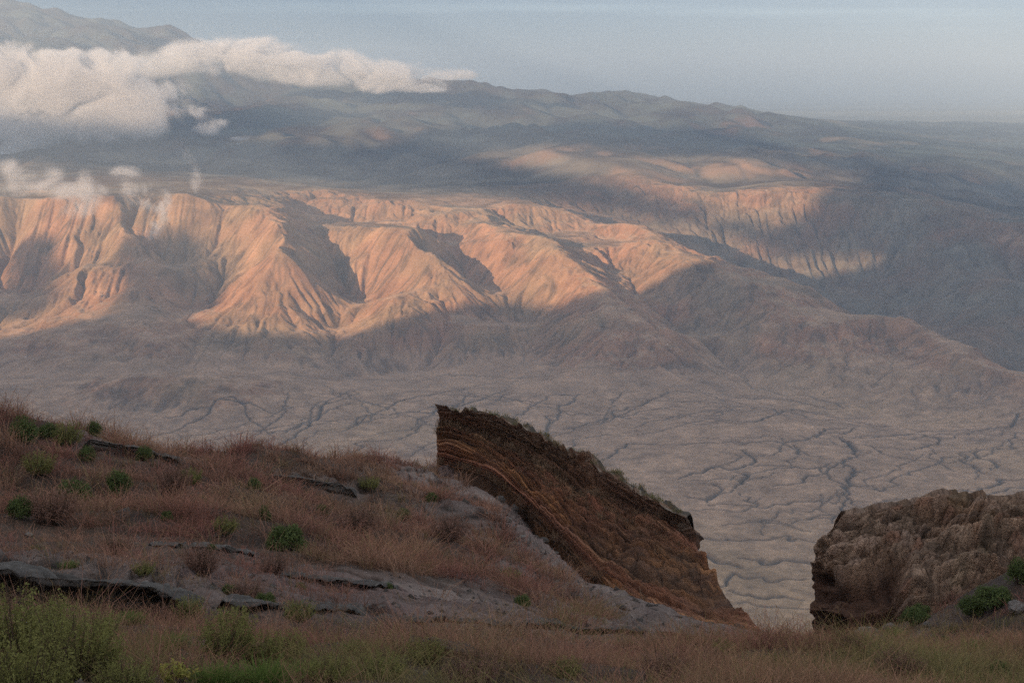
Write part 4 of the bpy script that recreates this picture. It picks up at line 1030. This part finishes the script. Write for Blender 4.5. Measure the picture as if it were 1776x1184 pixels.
# ------------------------------------------------------------ plants
lm = NT('foliage')
vc = lm.n('ShaderNodeVertexColor', layer_name='tint')
d1 = lm.n('ShaderNodeBsdfDiffuse', i_Color=vc.outputs[0]); tr = lm.n('ShaderNodeBsdfTranslucent', i_Color=vc.outputs[0])
mx = lm.n('ShaderNodeMixShader'); mx.inputs[0].default_value = .3; lm.link(d1.outputs[0], mx.inputs[1]); lm.link(tr.outputs[0], mx.inputs[2]); lm.link(mx.outputs[0], lm.out.inputs[0])
def blades(root, length, width, lean_dir, lean, col, col_tip):
    """curved two-piece blades; all arguments are arrays over blades"""
    n = len(root); side = np.stack([np.cos(lean_dir + 1.57 + rng.normal(0, .6, n)), np.sin(lean_dir + 1.57), np.zeros(n)], 1)
    ld = np.stack([np.cos(lean_dir), np.sin(lean_dir), np.zeros(n)], 1)
    def pos(t): return root + ld * (lean * length * t ** 1.8)[:, None] + np.array([0, 0, 1]) * (length * t * (1 - .25 * lean * t))[:, None]
    V = []
    for t, wf in ((0, 1), (.5, .8), (1, .35)):
        p = pos(np.full(n, float(t))); V += [p - side * (width * wf / 2)[:, None], p + side * (width * wf / 2)[:, None]]
    V = np.stack(V, 1).reshape(-1, 3); b = np.arange(n)[:, None] * 6
    Q = np.concatenate([b + np.array([0, 1, 3, 2]), b + np.array([2, 3, 5, 4])], 1).reshape(-1, 4)
    c = np.stack([col * .7, col * .7, col, col, col_tip, col_tip], 1).reshape(-1, 3)
    return V, Q, c
def leaves(P_, nrm, size, col):
    n = len(P_); r = rng.normal(size=(n, 3)); a = np.cross(nrm, r); a /= np.linalg.norm(a, axis=1, keepdims=True) + 1e-9
    b = np.cross(nrm, a); b /= np.linalg.norm(b, axis=1, keepdims=True) + 1e-9
    a = a * size[:, None]; b = b * (size * .45)[:, None]
    V = np.stack([P_ - a, P_ + b, P_ + a, P_ - b], 1).reshape(-1, 3)
    return V, (np.arange(n)[:, None] * 4 + np.arange(4)), np.repeat(col, 4, 0)
def join(parts):
    V, Q, C_ = [], [], []; k = 0
    for v_, q_, c_ in parts: V.append(v_); Q.append(q_ + k); C_.append(c_); k += len(v_)
    return np.concatenate(V), np.concatenate(Q), np.concatenate(C_)
def inpoly(x, y, poly):
    x = np.asarray(x); y = np.asarray(y); r = np.zeros(x.shape, bool); n = len(poly)
    for i in range(n):
        (ax, ay), (bx, by) = poly[i], poly[(i + 1) % n]
        if ay == by: continue
        c = ((ay > y) != (by > y)) & (x < (bx - ax) * (y - ay) / (by - ay) + ax); r ^= c
    return r
BANK = [(-1400, 500), (0, 700), (300, 760), (760, 790), (830, 850), (880, 920), (960, 990), (1080, 1075), (980, 1090), (850, 1010), (600, 985), (480, 960), (330, 935), (150, 915), (-1400, 860)]
LOW = [(-1500, 1040), (300, 1090), (520, 1110), (830, 1105), (1100, 1125), (1400, 1100), (1780, 1040), (3000, 1020), (3000, 1500), (-1500, 1500)]
NT_ = 66000
yy = np.exp(rng.uniform(math.log(6), math.log(84), NT_)); aa_ = rng.uniform(-.66, .66, NT_); xx = aa_ * yy; zz = gz2(xx, yy)
px_, py_ = pix(xx, yy, zz)
den = .12 * (1 - .8 * rk(xx, yy)) * np.ones(NT_)
den = np.where(inpoly(px_, py_, BANK), 1.0, den); den = np.where(inpoly(px_, py_, LOW), np.where(px_ < 1150, .5, .8), den)
clump = vfbm(xx * .9, yy * .9, 0 * xx, 3, 301) * 1.3
den = den * np.clip(.85 + 1.0 * clump, .15, 1) * (1 - .75 * rk(xx, yy) * (~inpoly(px_, py_, BANK)))
den = np.where(inpoly(px_, py_, [(-60, 905), (150, 918), (330, 950), (480, 965), (600, 1000), (620, 1060), (320, 1062), (-60, 1030)]), .16, den)
keep = rng.random(NT_) < den
keep &= ~((xx > 4) & (yy > 62))
for row in SHRUBS.split(chr(10)):                       # no tufts in front of or inside a shrub
    v = row.split(','); gx0, gy0, gz0 = ground_hit(float(v[1]), float(v[2])); wr = float(v[3]) / F_PX * gy0
    keep &= ~((np.abs(xx - gx0 * yy / gy0) < wr * .42) & (yy < gy0 + wr * .3) & (yy > gy0 - max(.9, wr * .8)))
tx, ty, tz = xx[keep], yy[keep], zz[keep]; nt = len(tx)
print('tufts', nt)
hue = vfbm(tx * .35, ty * .35, 0 * tx, 3, 311); hue2 = rng.random(nt)
red_ = np.array([.29, .135, .11]); tan_ = np.array([.35, .24, .15]); brn_ = np.array([.15, .085, .06]); olv_ = np.array([.17, .17, .065])
tc_ = mixc(red_, tan_, .35 + .5 * hue + .3 * (hue2 - .5)); tc_ = mixc(tc_, brn_, (hue2 > .6) * .7)
tpx, tpy = pix(tx, ty, tz)
lowg = np.clip(.3 + 1.3 * vfbm(tx * .6, ty * .6, 0 * tx, 3, 320), 0, 1) * (tpy > 1060)
tc_ = mixc(tc_, olv_, lowg * .8 + (hue2 < .08) * .6)
th = (.26 + .38 * rng.random(nt) ** 1.5) * np.clip(1 + .8 * vfbm(tx * 1.1, ty * 1.1, 0 * tx, 2, 340), .35, 1.8) * np.where(inpoly(tpx, tpy, BANK), 1.25, .75) * np.clip(ty / 16, .45, 1)
per = 20
rootp = np.repeat(np.stack([tx, ty, tz - .03], 1), per, 0) + rng.normal(0, 1, (nt * per, 3)) * np.repeat(.10 + .10 * hue2, per)[:, None] * np.array([1, 1, 0])
offd = np.arctan2(rootp[:, 1] - np.repeat(ty, per), rootp[:, 0] - np.repeat(tx, per))
rootp[:, 2] = gz2(rootp[:, 0], rootp[:, 1]) - .03
n_ = nt * per
L_ = np.repeat(th, per) * rng.uniform(.5, 1.15, n_); W__ = np.repeat(np.clip(ty * .00038, .0045, .026), per) * rng.uniform(.6, 1.3, n_)
cc_ = np.repeat(tc_, per, 0) * rng.uniform(.75, 1.55, (n_, 1))
V, Q, C_ = blades(rootp, L_, W__, offd + rng.normal(0, .7, n_), rng.uniform(.15, 1.5, n_), cc_, cc_ * np.array([1.25, 1.12, 1.0]))
CRG = Gcrag
def crag_tufts(ri, ci, hgt, colr, perc=14):
    b = CRG[ri, ci]; n2_ = len(b) * perc; rp = np.repeat(b, perc, 0) + rng.normal(0, .10, (n2_, 3)) * np.array([1, 1, .3])
    c_ = np.repeat(colr, perc, 0) * rng.uniform(.6, 1.3, (n2_, 1))
    return blades(rp, rng.uniform(.4, 1.1, n2_) * hgt, np.full(n2_, .022), rng.uniform(0, 6.28, n2_), rng.uniform(.1, 1.2, n2_), c_, c_ * 1.2)
n3 = 170; lipr = rng.integers(2, 10, n3); ex_ = crag_tufts(CR0 + lipr - 6, rng.integers(CL0 + 4, CL0 + 600, n3), .26, mixc(tan_ * .8, olv_, rng.random(n3)))
n4 = 420; fr_ = (CR0 + rng.normal(.26, .07, n4).clip(.12, .5) * 300).astype(int); fc_ = (CL0 + 620 * rng.beta(1.3, 2.6, n4)).astype(int)
ex2 = crag_tufts(fr_, fc_, .42, mixc(tan_ * .9, brn_, rng.random(n4)))
n5 = 120; ex3 = crag_tufts((CR0 + rng.uniform(.93, 1, n5) * 299).astype(int), (CL0 + 620 * rng.beta(1, 2, n5)).astype(int), .5, mixc(tan_ * .8, brn_, rng.random(n5)))
V, Q, C_ = join([(V, Q, C_), ex_, ex2, ex3])
tag(raw_mesh('dry_grass', V, Q, lm.m, {'tint': np.clip(C_, .01, 1)}, smooth=False), kind='stuff')
print('grass', time.time() - T0, len(Q))

# shrubs: prototypes about one metre across, then copies
def proto(name, kind, seed):
    global rng
    rng = np.random.default_rng(seed)
    root = bpy.data.objects.new(name, None); COL.objects.link(root)
    # stems
    ns_ = {'round': 26, 'twig': 120, 'dry': 150, 'yellow': 16, 'blade': 0}[kind]
    parts = []
    if ns_:
        th_ = rng.uniform(0, 6.28, ns_); sp_ = rng.uniform(.05, .5, ns_)
        b = np.stack([.05 * np.cos(th_), .05 * np.sin(th_), 0 * th_ - .05], 1)
        if kind in ('twig', 'dry'): b[:, :2] *= rng.uniform(0, 6, (ns_, 1))
        parts.append(blades(b, rng.uniform(.45, .85, ns_), np.full(ns_, .016 if kind not in ('twig', 'dry') else .009), th_, sp_ + (.1 if kind in ('twig', 'dry') else .4), np.tile(np.array([.09, .06, .045]), (ns_, 1)), np.tile(np.array([.11, .08, .055]), (ns_, 1))))
        V, Q, C_ = join(parts); raw_mesh('stems', V, Q, lm.m, {'tint': C_}, smooth=False, parent=root)
    if kind == 'round':
        n = 4200; lump = rng.normal(size=(34, 3)); lump /= np.linalg.norm(lump, axis=1, keepdims=True); lump[:, 2] = np.abs(lump[:, 2]) * .9
        k = rng.integers(0, 34, n); ctr = lump * np.array([.34, .34, .40]) * rng.uniform(.55, 1.05, (34, 1)) + np.array([0, 0, .12])
        o = rng.normal(size=(n, 3)); o /= np.linalg.norm(o, axis=1, keepdims=True); P_ = ctr[k] + o * rng.uniform(.06, .15, (n, 1)); P_[:, 2] = np.abs(P_[:, 2])
        nr_ = o + rng.normal(0, .5, (n, 3)) + np.array([0, 0, .4])
        base = mixc(np.array([.07, .10, .035]), np.array([.20, .24, .09]), rng.random(n) * .7 + (rng.random(34)[k] - .3) * .6)
        V, Q, C_ = leaves(P_, nr_, rng.uniform(.016, .034, n), base)
    elif kind == 'twig':
        n = 7000; k = rng.integers(0, 150, n); th_ = rng.uniform(0, 6.28, 150); r_ = np.sqrt(rng.random(150)) * .42; hgt_ = rng.uniform(.35, .8, 150) * (1 - .6 * r_)
        t = rng.uniform(.35, 1.05, n); out = (r_[k] * (.5 + .7 * t))
        P_ = np.stack([out * np.cos(th_[k]), out * np.sin(th_[k]), t * hgt_[k]], 1) + rng.normal(0, .016, (n, 3))
        nr_ = rng.normal(size=(n, 3)); base = mixc(np.array([.10, .10, .04]), np.array([.30, .29, .10]), t * .8 + rng.normal(0, .2, n))
        V, Q, C_ = leaves(P_, nr_, rng.uniform(.010, .022, n), base)
    elif kind == 'dry':
        n = 5200; k = rng.integers(0, 130, n); th_ = rng.uniform(0, 6.28, 130); r_ = np.sqrt(rng.random(130)) * .45; hgt_ = rng.uniform(.3, .7, 130) * (1 - .5 * r_)
        t = rng.uniform(.3, 1.05, n); out = (r_[k] * (.4 + .8 * t))
        P_ = np.stack([out * np.cos(th_[k]), out * np.sin(th_[k]), t * hgt_[k]], 1) + rng.normal(0, .02, (n, 3))
        V, Q, C_ = leaves(P_, rng.normal(size=(n, 3)), rng.uniform(.010, .022, n), mixc(np.array([.15, .085, .065]), np.array([.34, .20, .15]), t * .9 + rng.normal(0, .25, n)))
    elif kind == 'yellow':
        n = 420; k = rng.integers(0, 22, n); th_ = rng.uniform(0, 6.28, 22); r_ = np.sqrt(rng.random(22)) * .42; t = rng.uniform(.6, 1.1, n)
        P_ = np.stack([r_[k] * t * np.cos(th_[k]), r_[k] * t * np.sin(th_[k]), t * rng.uniform(.35, .6, 22)[k]], 1) + rng.normal(0, .035, (n, 3))
        V, Q, C_ = leaves(P_, rng.normal(size=(n, 3)) + np.array([0, 0, 1.0]), rng.uniform(.035, .06, n), mixc(np.array([.42, .34, .10]), np.array([.28, .30, .08]), rng.random(n)))
    else:
        n = 900; r_ = np.abs(rng.normal(0, .22, n)); a_ = rng.uniform(0, 6.28, n); b = np.stack([r_ * np.cos(a_), r_ * np.sin(a_), 0 * a_ - .03], 1)
        g_ = mixc(np.array([.08, .13, .03]), np.array([.17, .20, .06]), rng.random(n))
        V, Q, C_ = blades(b, rng.uniform(.25, .6, n), np.full(n, .014), a_ + rng.normal(0, .5, n), rng.uniform(.2, .9, n), g_, g_ * 1.3)
    raw_mesh('foliage', V, Q, lm.m, {'tint': np.clip(C_, .01, 1)}, smooth=False, parent=root)
    return root
KINDS = {'r': ('green_shrub', 'round'), 't': ('olive_shrub', 'twig'), 'y': ('yellow_leaf_plant', 'yellow'), 'b': ('grass_clump', 'blade'), 'd': ('dry_shrub', 'dry')}
used_p = {}
def place(kind, px, py, wpx, label, hscale=1.0, group=None, hit=None):
    hscale *= 1.45 if kind == 'r' else 1.15
    x, y, z = hit or ground_hit(px, py); z = float(gz2(np.array([x]), np.array([y]))[0]) if hit is None else z
    sc_ = wpx / F_PX * y * (1.18 if kind == 'r' else 1.03); key = kind + str(len(used_p) % 2)
    nm, kd = KINDS[kind]
    if key not in used_p:
        used_p[key] = proto(nm, kd, 500 + len(used_p) * 7 + ord(kind)); o = used_p[key]
    else:
        src = used_p[key]; o = src.copy(); COL.objects.link(o)
        for ch in list(src.children):
            c = ch.copy(); COL.objects.link(c); c.parent = o
    o.location = (x, y, z - .02); o.rotation_euler = (0, 0, (px * 7.3) % 6.28); o.scale = (sc_, sc_, sc_ * hscale)
    tag(o, label, 'shrub' if kind in 'rtd' else 'plant', group)
    return o
for row in SHRUBS.split(chr(10)):
    k_, a, b, w_, lab, hs_ = row.split(',')
    place(k_, float(a), float(b), float(w_), lab, float(hs_))
print('done', time.time() - T0)
#@@NEXT
